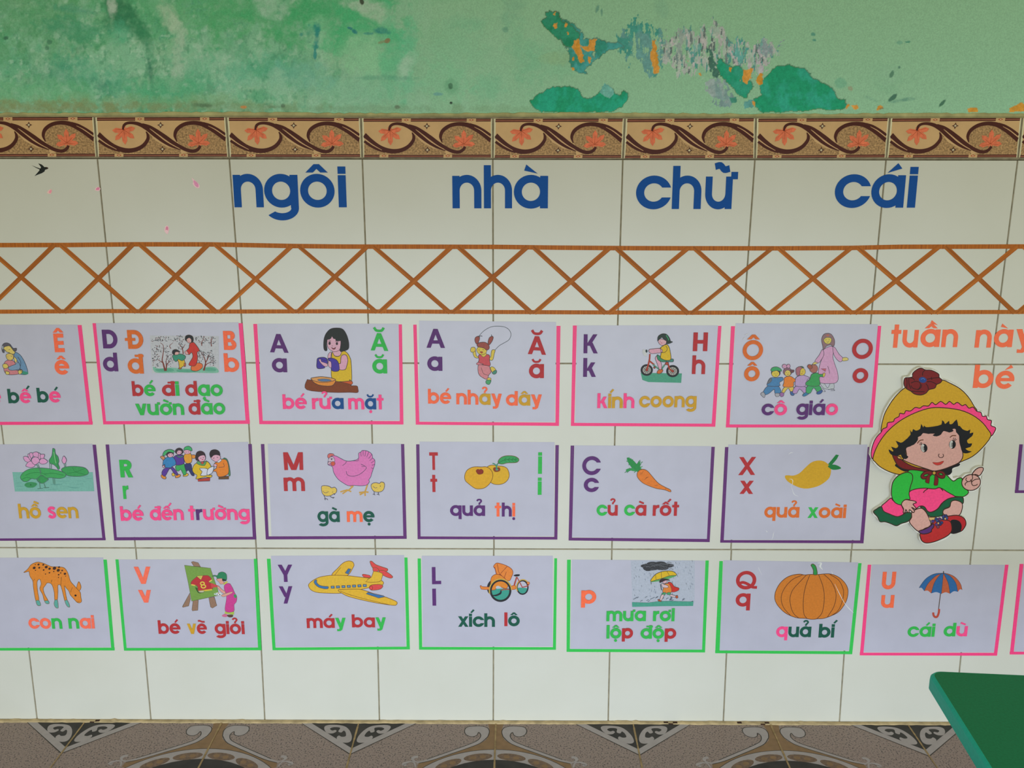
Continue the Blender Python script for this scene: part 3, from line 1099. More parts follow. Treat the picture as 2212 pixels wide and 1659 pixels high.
tan_a = rel('986,490 1040,492 1030,520 1030,560 1045,592 1090,622 1180,650 1300,685 1470,742 1480,775 1400,800 988,800', J0, 0)
scroll = rel('1036,572 1028,540 1042,516 1080,506 1130,506 1172,512 1188,535 1176,560 1138,571 1108,562 1098,542 1086,552 1082,572 1100,598 1150,622 1250,660 1360,700 1420,722 1482,738 1470,746 1380,724 1250,678 1150,642 1080,612', J0)
outl = relo('1036,572 1028,540 1042,516 1080,505 1130,505 1174,512 1189,535 1176,561 1138,573 1107,563 1098,545 1086,554 1083,572 1101,597 1150,621 1250,659 1360,699 1420,721', J0)
outl2 = relo('1036,572 1080,613 1150,643 1250,679 1380,725 1470,747', J0)
tip1 = relo('1440,735 1490,738 1512,722 1500,708 1478,706', J0)
tip2 = relo('1490,772 1500,745 1525,738 1555,745 1568,755 1550,762', J0)
dia = [(0, -.1255), (.1365, .004), (0, .004)]
dia2 = [(0, -.1255 + .0), (.1365, .004), (.1145, .004), (0, -.1045)]
orn = rel('1924,605 1922,570 1945,530 1985,508 2060,503 2098,512 2100,535 2080,556 2045,558 2022,545 2030,536 2050,540 2065,528 2040,518 2000,522 2010,545 1990,552 1975,540 1962,552 1960,575 1985,580 2005,572 2018,588 1995,612 1950,618', JX[4])
for k in (-4, -2, 0, 2, 4):
    for mir in (False, True):
        H[0] = 0
        cx = J0 + k * pitch
        fp(M_FT, [tan_a], cx, mir)
        fp(M_FG, [scroll], cx, mir)
        fp(M_FO, ribbon(outl, .0018) + ribbon(outl2, .0018), cx, mir)
        fp(M_FG, [sect(R1, -90, 90) + [(0, YC)]], cx, mir)
        fp(M_FO, ribbon(sect(R1, -90, 90, 40), .0015), cx, mir)
        rm = (R2 + R3) / 2
        for a in (78.5, 57, 36, 12, -12, -36, -57, -78.5):
            c_, s_ = math.cos(math.radians(a)), math.sin(math.radians(a))
            el = []
            for i in range(18):
                t = i * math.pi / 9
                u, v = .030 * math.cos(t), .0125 * math.sin(t)
                el.append((rm * c_ - u * s_ + v * c_, YC + rm * s_ + u * c_ + v * s_))
            fp(M_FB, [el], cx, mir)
        for a in (78.5, 57, 36, 12, -12, -36, -57, -78.5):
            c_, s_ = math.cos(math.radians(a)), math.sin(math.radians(a))
            for du in (-.010, .010):
                el = [(rm * c_ - (du + .007 * math.cos(t)) * s_ + .006 * math.sin(t) * c_, YC + rm * s_ + (du + .007 * math.cos(t)) * c_ + .006 * math.sin(t) * s_) for t in [i * math.pi / 4 for i in range(8)]]
                fp(M_FT, [el], cx, mir)
        fp(M_FD, [sect(R3 - .002, -90, 90) + [(0, YC)]], cx, mir)
        fp(M_FG, ribbon(tip1, [.003, .004, .008, .008]) + ribbon(tip2, [.003, .004, .008, .006]), cx, mir)
        dx = cx + pitch
        fp(M_FG, [dia], dx, mir)
        fp(M_FO, ribbon([(0, -.1255), (.1365, .004)], .002), dx, mir)
        fp(M_FD, [[(0, -.1045), (.1145, .004), (0, .004)]], dx, mir)
        fp(M_FG, [orn], dx, mir)
H[0] = 60
for k in range(-6, 7):
    x = J0 + k * pitch
    rr = random.Random(k)
    for j in range(8):
        ya, yb = -.0125 * j * 2, -.0125 * (j + 1) * 2
        w = .0016 + rr.uniform(-.0003, .0006)
        mb.face([(x - w, ya, .0008), (x + w, ya, .0008), (x + w, yb, .0008), (x - w, yb, .0008)], M_FJ)
    mb.face([(x - .0016, -.2, .0008), (x + .0016, -.2, .0008), (x + .0016, -3.9, .0008), (x - .0016, -3.9, .0008)], M_FJ)
for j in range(1, 13):
    y = -.004 - pitch * j
    mb.face([(-2.2, y - .0016, .0008), (2.2, y - .0016, .0008), (2.2, y + .0016, .0008), (-2.2, y + .0016, .0008)], M_FJ)
structure(mb.build('floor'))

# ---------------------------------------------------------------- green table at the right
TH = 0.50
ca0, ca1 = PF(2012, 1450, TH), PF(2212, 1459, TH)
cb0 = PF(2137, 1659, TH)
ux = (ca1 - ca0)
ux.z = 0
ux.normalize()
uy = Vector((ux.y, -ux.x, 0))
TW, TD, TT, RC = .90, .50, .022, .016
tbl = empty('table', tuple(ca0 + ux * TW / 2 + uy * TD / 2 - Vector((0, 0, TH))))
tag(tbl, 'green painted low table with a turquoise edge standing in front of the tiled wall', 'table')
M_TG = mat('1c7653', rough=.6, noise=.10, scale=300, name='table_green', k=1.36, spec=.15)
M_TE = mat('149488', rough=.5, noise=.06, scale=200, name='table_edge', k=1.75)
loop = []
for cx, cy, a0 in ((RC, RC, 180), (TW - RC, RC, 270), (TW - RC, TD - RC, 0), (RC, TD - RC, 90)):
    for i in range(7):
        a = math.radians(a0 + 15 * i)
        loop.append((cx + RC * math.cos(a), cy + RC * math.sin(a)))


def tp(u, v, z):
    return tuple(ca0 + ux * u + uy * v + Vector((0, 0, z - ca0.z)))


prof = [(.0, 0), (-.0018, .0008), (-.004, .004), (-.0045, .009), (-.0045, TT)]


def off(p, d):
    cx, cy = TW / 2, TD / 2
    x, y = p
    l = []
    for q, c, s in ((x, cx, TW), (y, cy, TD)):
        l.append(c + (q - c) * (1 + 2 * d / s))
    return tuple(l)


mb = MB()
mb.face([tp(*p, TH) for p in loop], M_TG)
mb.build('tabletop', tbl)
mb = MB()
for (d0_, z0_), (d1_, z1_) in zip(prof, prof[1:]):
    for i in range(len(loop)):
        a, b = loop[i], loop[(i + 1) % len(loop)]
        mb.face([tp(*off(a, -d0_), TH - z0_), tp(*off(b, -d0_), TH - z0_), tp(*off(b, -d1_), TH - z1_), tp(*off(a, -d1_), TH - z1_)], M_TE)
mb.face([tp(*off(p, .0045), TH - TT) for p in loop], M_TE)
mb.build('table_edge', tbl, smooth=False)['label'] = 'turquoise edge band'
for u, v in ((.06, .06), (TW - .09, .06), (TW - .09, TD - .09), (.06, TD - .09)):
    mb = MB()
    for z_a, z_b, q in ((0, TH - TT, 0),):
        c = [(u + .004, v + .004), (u + .03, v + .004), (u + .03, v + .03), (u + .004, v + .03)]
        c2 = [(u, v), (u + .034, v), (u + .034, v + .034), (u, v + .034)]
        for i in range(4):
            mb.face([tp(*c[i], 0), tp(*c[(i + 1) % 4], 0), tp(*c2[(i + 1) % 4], TH - TT), tp(*c2[i], TH - TT)], M_TG)
        mb.face([tp(*p, 0) for p in c], M_TG)
        mb.face([tp(*p, TH - TT) for p in c2], M_TG)
    mb.build('leg', tbl)

# ---------------------------------------------------------------- wood-grain tape lattice
def grain(name, along):
    m = bpy.data.materials.new(name)
    m.use_nodes = True
    nt = m.node_tree
    b = nt.nodes['Principled BSDF']
    b.inputs['Roughness'].default_value = .5
    b.inputs['Specular IOR Level'].default_value = .2
    tc = nt.nodes.new('ShaderNodeTexCoord')
    mp = nt.nodes.new('ShaderNodeMapping')
    mp.inputs['Scale'].default_value = (9, 200, 420) if along else (260, 200, 12)
    n1 = nt.nodes.new('ShaderNodeTexNoise')
    n1.inputs['Scale'].default_value = 1.0
    n1.inputs['Detail'].default_value = 5
    n1.inputs['Roughness'].default_value = .65
    r = nt.nodes.new('ShaderNodeValToRGB')
    e = r.color_ramp.elements
    e[0].position, e[0].color = .28, (*rgb('7c3d0c', 1.4), 1)
    e[1].position, e[1].color = .72, (*rgb('c07426', 1.35), 1)
    x = e.new(.5)
    x.color = (*rgb('a45a18', 1.35), 1)
    nt.links.new(tc.outputs['Object'], mp.inputs['Vector'])
    nt.links.new(mp.outputs['Vector'], n1.inputs['Vector'])
    nt.links.new(n1.outputs['Fac'], r.inputs['Fac'])
    oi = nt.nodes.new('ShaderNodeObjectInfo')
    mr = nt.nodes.new('ShaderNodeMapRange')
    mr.inputs['To Min'].default_value, mr.inputs['To Max'].default_value = .86, 1.14
    hs = nt.nodes.new('ShaderNodeHueSaturation')
    nt.links.new(oi.outputs['Random'], mr.inputs['Value'])
    nt.links.new(mr.outputs['Result'], hs.inputs['Value'])
    nt.links.new(r.outputs['Color'], hs.inputs['Color'])
    nt.links.new(hs.outputs['Color'], b.inputs['Base Color'])
    return m


M_GA, M_GX = grain('wood_tape_long', True), grain('wood_tape_cross', False)


def strip(name, path, w, d, m, back=.00005):
    """tape along pixel path; local x runs along the tape"""
    a, b = P(*path[0], d), P(*path[-1], d)
    mid = (a + b) / 2
    ang = math.atan2(b.z - a.z, b.x - a.x)
    ca, sa = math.cos(ang), math.sin(ang)
    q = [P(*p, d) for p in path]
    loc = [((p.x - mid.x) * ca + (p.z - mid.z) * sa, -(p.x - mid.x) * sa + (p.z - mid.z) * ca) for p in q]
    mbx = MB()
    Lft, Rgt = [], []
    for i, p in enumerate(loc):
        A, B = loc[max(0, i - 1)], loc[min(len(loc) - 1, i + 1)]
        l = math.hypot(B[0] - A[0], B[1] - A[1])
        nx, nz = -(B[1] - A[1]) / l, (B[0] - A[0]) / l
        Lft.append((p[0] + nx * w / 2, 0, p[1] + nz * w / 2))
        Rgt.append((p[0] - nx * w / 2, 0, p[1] - nz * w / 2))
    for i in range(len(loc) - 1):
        mbx.face([Lft[i], Rgt[i], Rgt[i + 1], Lft[i + 1]], m)
        for s in (Lft, Rgt):
            mbx.face([s[i], s[i + 1], (s[i + 1][0], d, s[i + 1][2]), (s[i][0], d, s[i][2])], m)
    o = mbx.build(name)
    o.location = mid
    o.rotation_euler = (0, -ang, 0)
    return o


TOPY = [(-40, 529), (0, 529.5), (140, 529.3), (295, 527.8), (455, 528), (636, 531.5), (740, 532.7), (900, 532.9), (1075, 533.4), (1208, 535), (1342, 536), (1480, 536.4), (1680, 536.5), (1837, 535.6), (1943, 533.2), (2212, 532.5), (2260, 532.4)]
BOTY = [(-40, 673.4), (0, 673.3), (234, 672), (335, 672.6), (500, 673), (740, 672.4), (1075, 674), (1310, 675), (1480, 675.5), (1680, 675.5), (1844, 674.8), (2212, 673.8), (2260, 673.7)]
LG = 'wood-grain tape of the lattice band'
tag(strip('wood_tape_strip', TOPY, .0088, .00022, M_GX), 'long horizontal wood-grain tape along the top of the lattice band', 'tape strip', LG)
tag(strip('wood_tape_strip', BOTY, .0082, .00022, M_GX), 'long horizontal wood-grain tape along the bottom of the lattice band', 'tape strip', LG)
PK = [-42, 123.8, 294.4, 456.7, 637.3, 800, 982.5, 1145.5, 1323.8, 1493.2, 1675, 1846.6, 2036, 2204, 2372]
VL = [-36, 135.5, 297.8, 471, 639, 817, 975, 1151.5, 1311.4, 1490, 1658.7, 1844, 2019, 2194.8, 2362]
ORD = ['first', 'second', 'third', 'fourth', 'fifth', 'sixth', 'seventh', 'eighth', 'ninth', 'tenth', 'eleventh', 'twelfth', 'thirteenth', 'fourteenth']


def on(path, x):
    for (xa, ya), (xb, yb) in zip(path, path[1:]):
        if xa <= x <= xb:
            return ya + (yb - ya) * (x - xa) / (xb - xa)
    return path[-1][1] if x > 0 else path[0][1]


LW = [.0088, .0095, .0092, .0084, .0078, .0088, .0092, .009, .0092, .0088, .0086, .0092, .0088, .0084]
for k in range(14):
    a, b = (PK[k] + 6, on(TOPY, PK[k]) - 1), (VL[k + 1] - 3, on(BOTY, VL[k + 1]) + 2)
    tag(strip('wood_tape_strip', [a, b], LW[k], .00034, M_GA), 'diagonal wood-grain tape sloping down to the right, %s of its direction from the left' % ORD[k], 'tape strip', LG)
for k in range(13):
    a, b = (VL[k] + 3, on(BOTY, VL[k]) + 2), (PK[k + 1] - 6, on(TOPY, PK[k + 1]) - 1)
    tag(strip('wood_tape_strip', [a, b], LW[13 - k], .00046, M_GA), 'diagonal wood-grain tape sloping up to the right, %s of its direction from the left' % ORD[k], 'tape strip', LG)
a, b = (VL[13] + 3, on(BOTY, VL[13]) + 2), (PK[14] - 6, on(TOPY, PK[13]) - 1)
tag(strip('wood_tape_strip', [a, b], .0086, .00046, M_GA), 'diagonal wood-grain tape sloping up to the right, cut by the right edge', 'tape strip', LG)

# ---------------------------------------------------------------- cut-out letters on the tiles
M_BLUE = mat('114a94', rough=.5, noise=.04, k=1.45, spec=.12, name='blue_vinyl')
M_ORG = mat('ff6140', rough=.5, noise=.03, k=1.75, name='orange_vinyl')
MARK = {'\u0302': 'circumflex', '\u0301': 'accent_mark', '\u0300': 'accent_mark', '\u0303': 'tilde'}


def letter(ch, x0, x1, y0, y1, xh, w, m, label, group, d=.0006):
    A, B = P(x0, y0, d), P(x1, y1, d)
    H = P(x0, y0 - xh, d).z - A.z
    nf = unicodedata.normalize('NFD', ch)
    lay, W = layout(ch, w, wedge=True)
    u = (B - A) / W
    _, polys, mk = lay[0]
    if '\u031b' in nf:
        polys[-1] = rect(.93 - .06, .93 + .17, .90, 1.12)
    nm = 'letter_' + (unicodedata.normalize('NFD', nf[0])[0])
    mbx = MB()

    def put(mbx, polys, base=0):
        for q, g in zip(polys, chunks(polys)):
            s = sum(q[i][0] * q[(i + 1) % len(q)][1] - q[(i + 1) % len(q)][0] * q[i][1] for i in range(len(q)))
            o_ = Vector((0, -(base + g) * 1.2e-5, 0))
            mbx.slab([A + u * a + Vector((0, 0, H * b)) + o_ for a, b in (q if s > 0 else q[::-1])], d - .00005, m)
    put(mbx, polys)
    o = mbx.build(nm, origin=A)
    tag(o, label, 'letter', group)
    for mch, ps in mk:
        mbx = MB()
        put(mbx, ps, 8)
        mbx.build(MARK[mch], o)
    return o


HB = 'blue letters of the heading'
for wd_, ls in (('ngôi', (('n', 506.6, 570), ('g', 572.5, 645.5), ('ô', 650, 724), ('i', 732, 749))), ('nhà', (('n', 977.7, 1040), ('h', 1045.5, 1106), ('à', 1110, 1183.4))),
                ('chữ', (('c', 1373, 1445), ('h', 1451, 1513.5), ('ữ', 1522, 1583.0))), ('cái', (('c', 1801, 1874.5), ('á', 1879.5, 1951), ('i', 1959, 1976.5)))):
    yb = {'ngôi': 447.8, 'nhà': 450, 'chữ': 451.5, 'cái': 448.6}[wd_]
    for ch, xa, xb in ls:
        letter(ch, xa, xb, yb, yb, 71.5, .232 if ch != 'i' else .232, M_BLUE, 'big blue letter %s of the heading word %s under the border tiles' % (ch, wd_), HB)
OB = 'orange letters beside the cut-out girl'
oc = lambda x, y: (1870 + x / 5.924, 680 + y / 5.924)
for wd_, ls in (('tuần', (('t', 314, 438, 422, 205 + 23), ('u', 462, 662, 418, 0), ('ầ', 692, 940, 412, 0), ('n', 965, 1170, 414, 0))), ('này', (('n', 1392, 1600, 420, 0), ('à', 1630, 1870, 414, 0), ('y', 1905, 2150, 412, 0))),
                ('bé', (('b', 1370, 1622, 936, 0), ('é', 1650, 1890, 946, 0)))):
    for ch, xa, xb, yb, _q in ls:
        (X0, Y0), (X1, _) = oc(xa, yb), oc(xb, yb)
        letter(ch, X0, X1, Y0, Y0, 228 / 5.924, .25 if ch != 't' else .27, M_ORG, 'orange letter %s of the word %s above the cut-out girl' % (ch, wd_), OB)

# ---------------------------------------------------------------- swallow and petals
cs = (0, 230, 4.424)


def decal(name, label, cat, group, shapes, d=.0003):
    a = P(cs[0] + shapes[0][1][0][0] / cs[2], cs[1] + shapes[0][1][0][1] / cs[2])
    o = None
    mbx = MB()
    L = 0
    for h, p, sm in shapes:
        p = smooth_closed(p, 4) if sm else p
        mbx.face([P(cs[0] + x / cs[2], cs[1] + y / cs[2], d + L * 2e-5) for x, y in p], mat(h, k=1.7))
        L += 1
    return tag(mbx.build(name, origin=a), label, cat, group)


decal('swallow_sticker', 'small black flying swallow sticker on the tile under the border', 'sticker', None,
      [('151a18', pts('302,562 340,578 385,594 392,580 365,543 400,556 425,580 440,578 455,582 463,592 448,600 432,604 424,622 398,638 365,650 330,665 352,640 376,612 378,602 340,584'), 0), ('8a3a2a', pts('445,583 452,585 449,592'), 0)])
PG = 'pink petal stickers on the upper tiles'
for lb, sh in (('small pale pink petal sticker below the black swallow', [('e3b2ae', pts('449,822 470,796 492,792 495,815 484,836 462,832'), 1), ('d9869a', pts('468,815 488,796 493,812 478,830'), 1)]),
               ('small pink petal sticker touching the tile joint right of the swallow', [('e0b8be', pts('905,800 915,778 940,768 960,782 952,804 930,808 914,802'), 1), ('cf7a9c', pts('915,792 930,775 950,775 948,796 930,800'), 1)]),
               ('largest pink petal sticker, left of the blue word', [('ddb7c0', pts('1832,682 1845,720 1840,740 1865,772 1900,780 1908,755 1885,725 1850,695'), 1), ('cf86ac', pts('1850,708 1878,722 1898,750 1890,772 1862,752'), 1)]),
               ('small pink petal sticker lowest, just over the lattice band', [('e0b4bc', pts('1572,1190 1578,1150 1600,1138 1616,1160 1612,1195 1602,1220 1590,1215'), 1), ('cc7898', pts('1582,1180 1590,1148 1606,1155 1606,1188 1596,1178'), 1)])):
    decal('petal_sticker', lb, 'sticker', PG, sh)

# ---------------------------------------------------------------- alphabet cards
M_PAPER = mat('b7b5c6', rough=.33, noise=.03, scale=22, k=1.30, spec=.45, name='glossy_paper')  # gloss stands in for the clear pocket film, which has no mesh
TAPES = dict(pink=mat('fb3c74', rough=.4, noise=.03, k=1.72, name='pink_tape'), purple=mat('62336f', rough=.35, noise=.05, k=1.35, name='purple_tape'),
             green=mat('3bc456', rough=.35, noise=.04, k=1.22, name='green_tape'))
GRP = 'alphabet picture cards on the tiled wall'


def card(crop, label, tape, paper, L, R, B, k=INK_K, group=GRP):
    """L, R: (outer top x, inner top x, top y, outer bottom x, inner bottom x); B: inner and outer y of the bottom tape at the left and right end"""
    px = lambda x, y: (crop[0] + x / crop[2], crop[1] + y / crop[2])
    o = P(*px((paper[2][0] + paper[3][0]) / 2, B[1]), 0)
    root = empty('alphabet_card', tuple(o))
    tag(root, label, 'picture card', group)
    W = lambda p, d: P(*px(*p), d)
    mbx = MB()
    mbx.slab([W(p, .0004) for p in (paper[0], paper[3], paper[2], paper[1])], .00035, M_PAPER)
    mbx.build('paper_sheet', root)
    m = TAPES[tape]
    bl, br = (L[3] if L else -900), (R[3] if R else 2700)
    for nm, q, d in (('side_tape', [(L[0], L[2]), (L[3], B[1]), (L[4], B[0] + 2), (L[1], L[2])] if L else None, .00052), ('side_tape', [(R[1], R[2]), (R[4], B[2] + 2), (R[3], B[3]), (R[0], R[2])] if R else None, .00052),
                     ('bottom_tape', [(bl, B[0]), (bl + (0 if L else 0), B[1]), (br, B[3]), (br, B[2])], .00054)):
        if q is None:
            continue
        mbx = MB()
        mbx.slab([W(p, d) for p in q], d - .00005, m)
        mbx.build(nm, root)
    return Draw(root, crop, .00058, k)


def quad(*v):
    return [(v[i], v[i + 1]) for i in range(0, 8, 2)]


S6, S3 = 2212 / 360, 2212 / 350

# --- mother and baby (be)
D = card((0, 690, 6.914), 'card of a mother in blue hugging a baby, cut by the left edge, pink tape', 'pink', quad(-955, 78, 1160, 78, 1325, 1525, -745, 1540), (-1010, -955, 85, -800, -745), (1218, 1158, 85, 1383, 1328), (1533, 1578, 1524, 1572))
D.ol = ('3f4550', 1.0)
D.part('illustration', 'drawing of a mother in blue hugging a baby')
D.f('6c8fb2', '225,490 300,530 360,620 400,720 415,800 380,825 300,815 300,760 270,640 215,560')
D.f('3f8f78', '330,770 415,790 410,820 330,815', o=0)
D.f('cc7f86', '60,660 110,610 200,620 240,690 250,760 320,745 330,790 250,822 110,822 60,760')
D.f('7d99b8', '130,712 230,670 270,640 300,690 290,740 200,760 140,752')
D.f('d8bf62', '45,670 100,665 125,710 80,735 45,715')
D.f('d8bf62', '85,770 140,790 130,822 90,818')
D.f('d8bf62', '270,770 320,755 335,790 290,820')
D.f('d6b866', '90,530 140,508 195,530 195,590 150,612 105,590')
D.f('d9c070', '205,560 245,590 250,630 225,640', w=.8)
D.f('d8c06a', '50,415 110,385 170,410 190,450 225,490 200,520 150,505 85,475')
D.f('5d5762', '25,420 50,365 100,350 150,372 195,430 245,430 240,470 205,470 150,400 95,400 55,425 65,490 40,490')
D.f('9aa0a8', '22,410 45,395 55,430 40,450', o=0)
D.l(None, '75,455 95,462', .8)
D.l(None, '130,450 150,455', .8)
D.l(None, '110,488 130,495 145,488', .8)
D.l(None, '110,560 120,562', .8)
D.l(None, '165,548 175,552', .8)
D.l(None, '265,560 310,640 300,740 330,790', .8)
D.part('capital_letter', 'orange capital letter Ê')
D.text('Ê', 'o', 822, 975, 490, 488, 278, .23)
D.part('small_letter', 'orange small letter ê')
D.text('ê', 'o', 828, 1045, 823, 823, 216, .27)
D.part('caption', 'dark green and pink caption ending in bế bé')
D.text('mẹ', 'pp', -290, 25, 1250, 1248, 165, .27)
D.text('bế', 'kp', 130, 476, 1252, 1248, 165, .27, 'kk')
D.text('bé', 'kp', 566, 916, 1240, 1240, 168, .27, 'kk')
D.finish()

# --- peach garden
D = card((190, 680, S6), 'card of a woman in red leading a child in a peach garden, pink tape', 'pink', quad(105, 110, 1998, 100, 2095, 1410, 235, 1415), (60, 104, 112, 203, 240), (2052, 1998, 112, 2148, 2092), (1412, 1455, 1402, 1448))
D.ol = ('4a3b35', 1.0)
pc = 0
D.part('illustration', 'drawing of a peach garden on a white slip')
D.f('bdbdc4', '820,275 1735,282 1740,775 850,775', o=0, s=0)
D.f('7fb5a0', '865,690 950,715 1100,700 1250,712 1450,715 1600,690 1700,700 1725,768 1500,770 1300,762 1100,770 900,765', o=0)
D.f('5fa28a', '900,720 1100,712 1130,750 950,757', o=0)
D.f('5fa28a', '1200,725 1420,735 1400,765 1200,760', o=0)
D.f('5fa28a', '1560,705 1680,710 1690,745 1560,745', o=0)
rg = random.Random(12)
for p, w in (('1025,745 1000,650 985,600 1000,500 1000,410 960,370', [4, 3, 2.4, 1.6, 1.2, .8]), ('1035,745 1050,660 1100,610', [3.5, 2, 1]), ('1000,640 920,590', [2, .8]), ('1040,690 1040,590 1070,540', [2, 1.2, .8]), ('1100,450 1085,410 1130,370', [1.6, 1.2, .6]),
             ('1265,520 1250,440 1200,380', [2.4, 1.6, .8]), ('1255,450 1290,390', [1.6, .8]), ('1535,740 1560,640 1540,560 1500,500', [3.5, 2.4, 1.6, .8]), ('1560,640 1600,560 1610,520', [2, 1.6, .8]), ('1540,740 1570,660 1660,620', [3, 1.8, .8]),
             ('1510,410 1515,350 1545,330', [2, 1.4, .8]), ('1640,420 1635,350 1655,310', [2, 1.4, .8]), ('1580,610 1590,540', [1.4, .8])):
    D.l('7a3d34', p, w)
for (cx, cy, rx, ry, n) in ((905, 600, 55, 100, 40), (930, 450, 90, 60, 34), (1040, 320, 150, 40, 40), (1080, 600, 60, 90, 34), (1210, 330, 70, 60, 30), (1220, 420, 50, 40, 14), (1500, 330, 80, 50, 34), (1640, 340, 60, 50, 26), (1500, 560, 45, 110, 44), (1610, 520, 80, 60, 40), (1650, 620, 50, 60, 30), (870, 330, 40, 25, 8), (945, 330, 25, 25, 6), (1040, 470, 40, 60, 14)):
    for _ in range(n):
        a, r = rg.uniform(0, 6.28), math.sqrt(rg.random())
        x, y = cx + rx * r * math.cos(a), cy + ry * r * math.sin(a)
        t = rg.uniform(0, 3.14)
        D.cur.face([D.pt((x + 8 * math.cos(t + q), y + 8 * math.sin(t + q) * .8)) for q in (0.3, 1.3, 3.3, 4.6)], mat(rg.choice(['3f4446', '4d4a52', '5a5f60', '7a4a44', '6d6a72']), k=1.35))
D.layer += 3
D.part('printed_woman')
D.f('e07040', '1375,680 1440,640 1510,650 1518,700 1450,745 1375,735', o=1)
D.f('c83a34', '1350,385 1400,365 1450,420 1480,475 1450,500 1455,580 1440,650 1410,680 1345,670 1345,640 1390,560 1375,500 1340,530 1300,490 1340,440')
D.f('d9a0a0', '1285,490 1310,480 1335,520 1300,525', w=.8)
D.f('2b2d30', '1290,310 1300,280 1340,268 1385,285 1400,330 1385,370 1365,345 1340,310 1310,330 1310,350 1292,335')
D.f('d8a8a6', '1310,325 1345,305 1372,330 1368,365 1340,375 1318,360', w=.8)
D.l(None, '1320,345 1330,348', .8)
D.l('b83a40', '1338,362 1350,360', 1.2)
D.part('printed_child')
D.f('d6b03a', '1190,580 1270,590 1285,660 1240,700 1215,710 1205,640')
D.f('3f8f76', '1120,550 1150,530 1230,520 1290,545 1290,580 1250,610 1200,590 1175,620 1150,610')
D.f('b8674a', '1275,650 1295,640 1295,680 1280,688', w=.8)
D.f('b8674a', '1205,705 1240,708 1235,720 1205,718', w=.8)
D.f('d8a8a6', '1150,490 1190,480 1210,510 1190,530 1150,528', w=.8)
D.f('2c3034', '1120,510 1125,475 1165,460 1205,478 1220,495 1180,490 1155,500 1150,528 1135,525')
D.part('capital_letter', 'purple capital letter D')
D.text('D', 'v', 205, 402, 446, 446, 248, .225)
D.part('small_letter', 'purple small letter d')
D.text('d', 'v', 210, 405, 750, 750, 190, .26)
D.part('capital_letter', 'orange capital letter Đ')
D.text('Đ', 'n', 538, 745, 452, 452, 250, .225)
D.part('small_letter', 'orange small letter đ')
D.text('đ', 'n', 538, 745, 780, 780, 200, .26)
D.part('capital_letter', 'orange red capital letter B')
D.text('B', 'o', 1808, 1975, 466, 466, 252, .235)
D.part('small_letter', 'orange red small letter b')
D.text('b', 'o', 1815, 2013, 755, 758, 188, .27)
D.part('caption', 'red and green caption bé đi dạo vườn đào')
D.text('bé', 'rg', 595, 905, 1078, 1078, 152, .27)
D.text('đi', 'rg', 990, 1218, 1078, 1074, 150, .28)
D.text('dạo', 'rgg', 1298, 1795, 1078, 1078, 154, .27)
D.text('vườn', 'gggg', 640, 1282, 1332, 1328, 152, .27)
D.text('đào', 'rgg', 1342, 1828, 1325, 1320, 152, .27)
D.finish()

# --- girl washing
D = card((530, 680, S6), 'card of a girl in yellow wringing a purple cloth over a basin, pink tape', 'pink', quad(165, 118, 2035, 118, 2050, 1402, 235, 1402), (105, 155, 122, 186, 230), (2078, 2035, 128, 2098, 2050), (1408, 1452, 1412, 1456))
D.ol = ('3a3236', 1.1)
D.part('printed_girl', 'drawing of a girl in a yellow top')
D.f('c85a2c', '1190,880 1400,875 1400,930 1200,920', w=.8)
D.f('d8b22c', '1150,500 1185,545 1235,552 1265,530 1275,495 1310,480 1355,510 1390,570 1405,640 1412,870 1385,860 1370,880 1190,885 1145,830 1140,720')
D.f('d8a6ba', '1100,590 1095,540 1115,505 1140,495 1135,560 1130,590', w=.9)
D.f('d8a6b8', '1160,470 1260,470 1275,500 1250,545 1190,545 1165,510', w=.9)
D.f('2e302e', '1045,460 1040,360 1060,270 1120,195 1200,175 1290,190 1345,270 1372,370 1368,450 1310,480 1255,478 1262,350 1090,345 1085,470')
D.f('d8a6ba', '1088,330 1120,325 1145,280 1170,315 1195,320 1205,345 1262,340 1262,420 1245,470 1190,490 1130,470 1092,420', w=.8)
D.f('2e302e', '1085,330 1110,290 1150,270 1140,310 1115,325', o=0)
D.f('2e302e', '1150,270 1200,260 1262,300 1262,345 1210,345 1195,318 1170,312', o=0)
D.e('3d3034', 1118, 378, 15, 22, o=0)
D.e('3d3034', 1215, 382, 15, 20, o=0)
D.l(None, '1100,350 1125,345 1135,352', 1)
D.l(None, '1195,355 1220,352 1235,362', 1)
D.f('8a3a44', '1143,432 1170,445 1200,432 1185,458 1160,455', w=.6)
D.l(None, '1150,408 1158,418', .8)
D.f('d8a0b8', '1270,560 1300,530 1340,540 1360,600 1350,660 1325,725 1250,725 1240,650 1262,645')
D.part('printed_cloth', 'purple cloth')
D.f('4a3a9a', '950,620 965,575 1040,565 1085,590 1090,650 1050,660 1050,705 955,710')
D.f('4a3a9a', '1095,585 1150,575 1210,600 1240,655 1240,742 1150,742 1130,650')
D.f('d8a6ba', '975,595 1000,590 1010,620 1050,635 1085,650 1090,680 1050,685 1000,640', w=.8)
D.f('d8a6ba', '1100,640 1105,615 1125,615 1140,640 1140,700 1110,690', w=.8)
D.l('2c2258', '1000,575 1030,600 1080,610', .8)
D.part('printed_table', 'brown table top')
D.f('7f4022', '815,870 870,865 1190,880 1395,925 1400,940 1480,945 1495,985 1490,1032 1380,1030 1150,1030 815,995', w=.7)
D.part('printed_basin', 'orange basin')
D.f('dd8a3a', '870,850 900,835 1000,822 1120,835 1195,860 1180,915 1130,945 1000,938 920,905')
D.f('d6975a', '870,850 900,835 1000,822 1120,835 1195,860 1120,890 1000,895 920,880', w=1)
D.f('5a78a0', '960,862 1040,850 1110,858 1140,872 1080,885 1000,882', w=.6)
D.part('capital_letter', 'purple capital letter A')
D.text('A', 'v', 328, 574, 497, 505, 246, .205)
D.part('small_letter', 'purple small letter a')
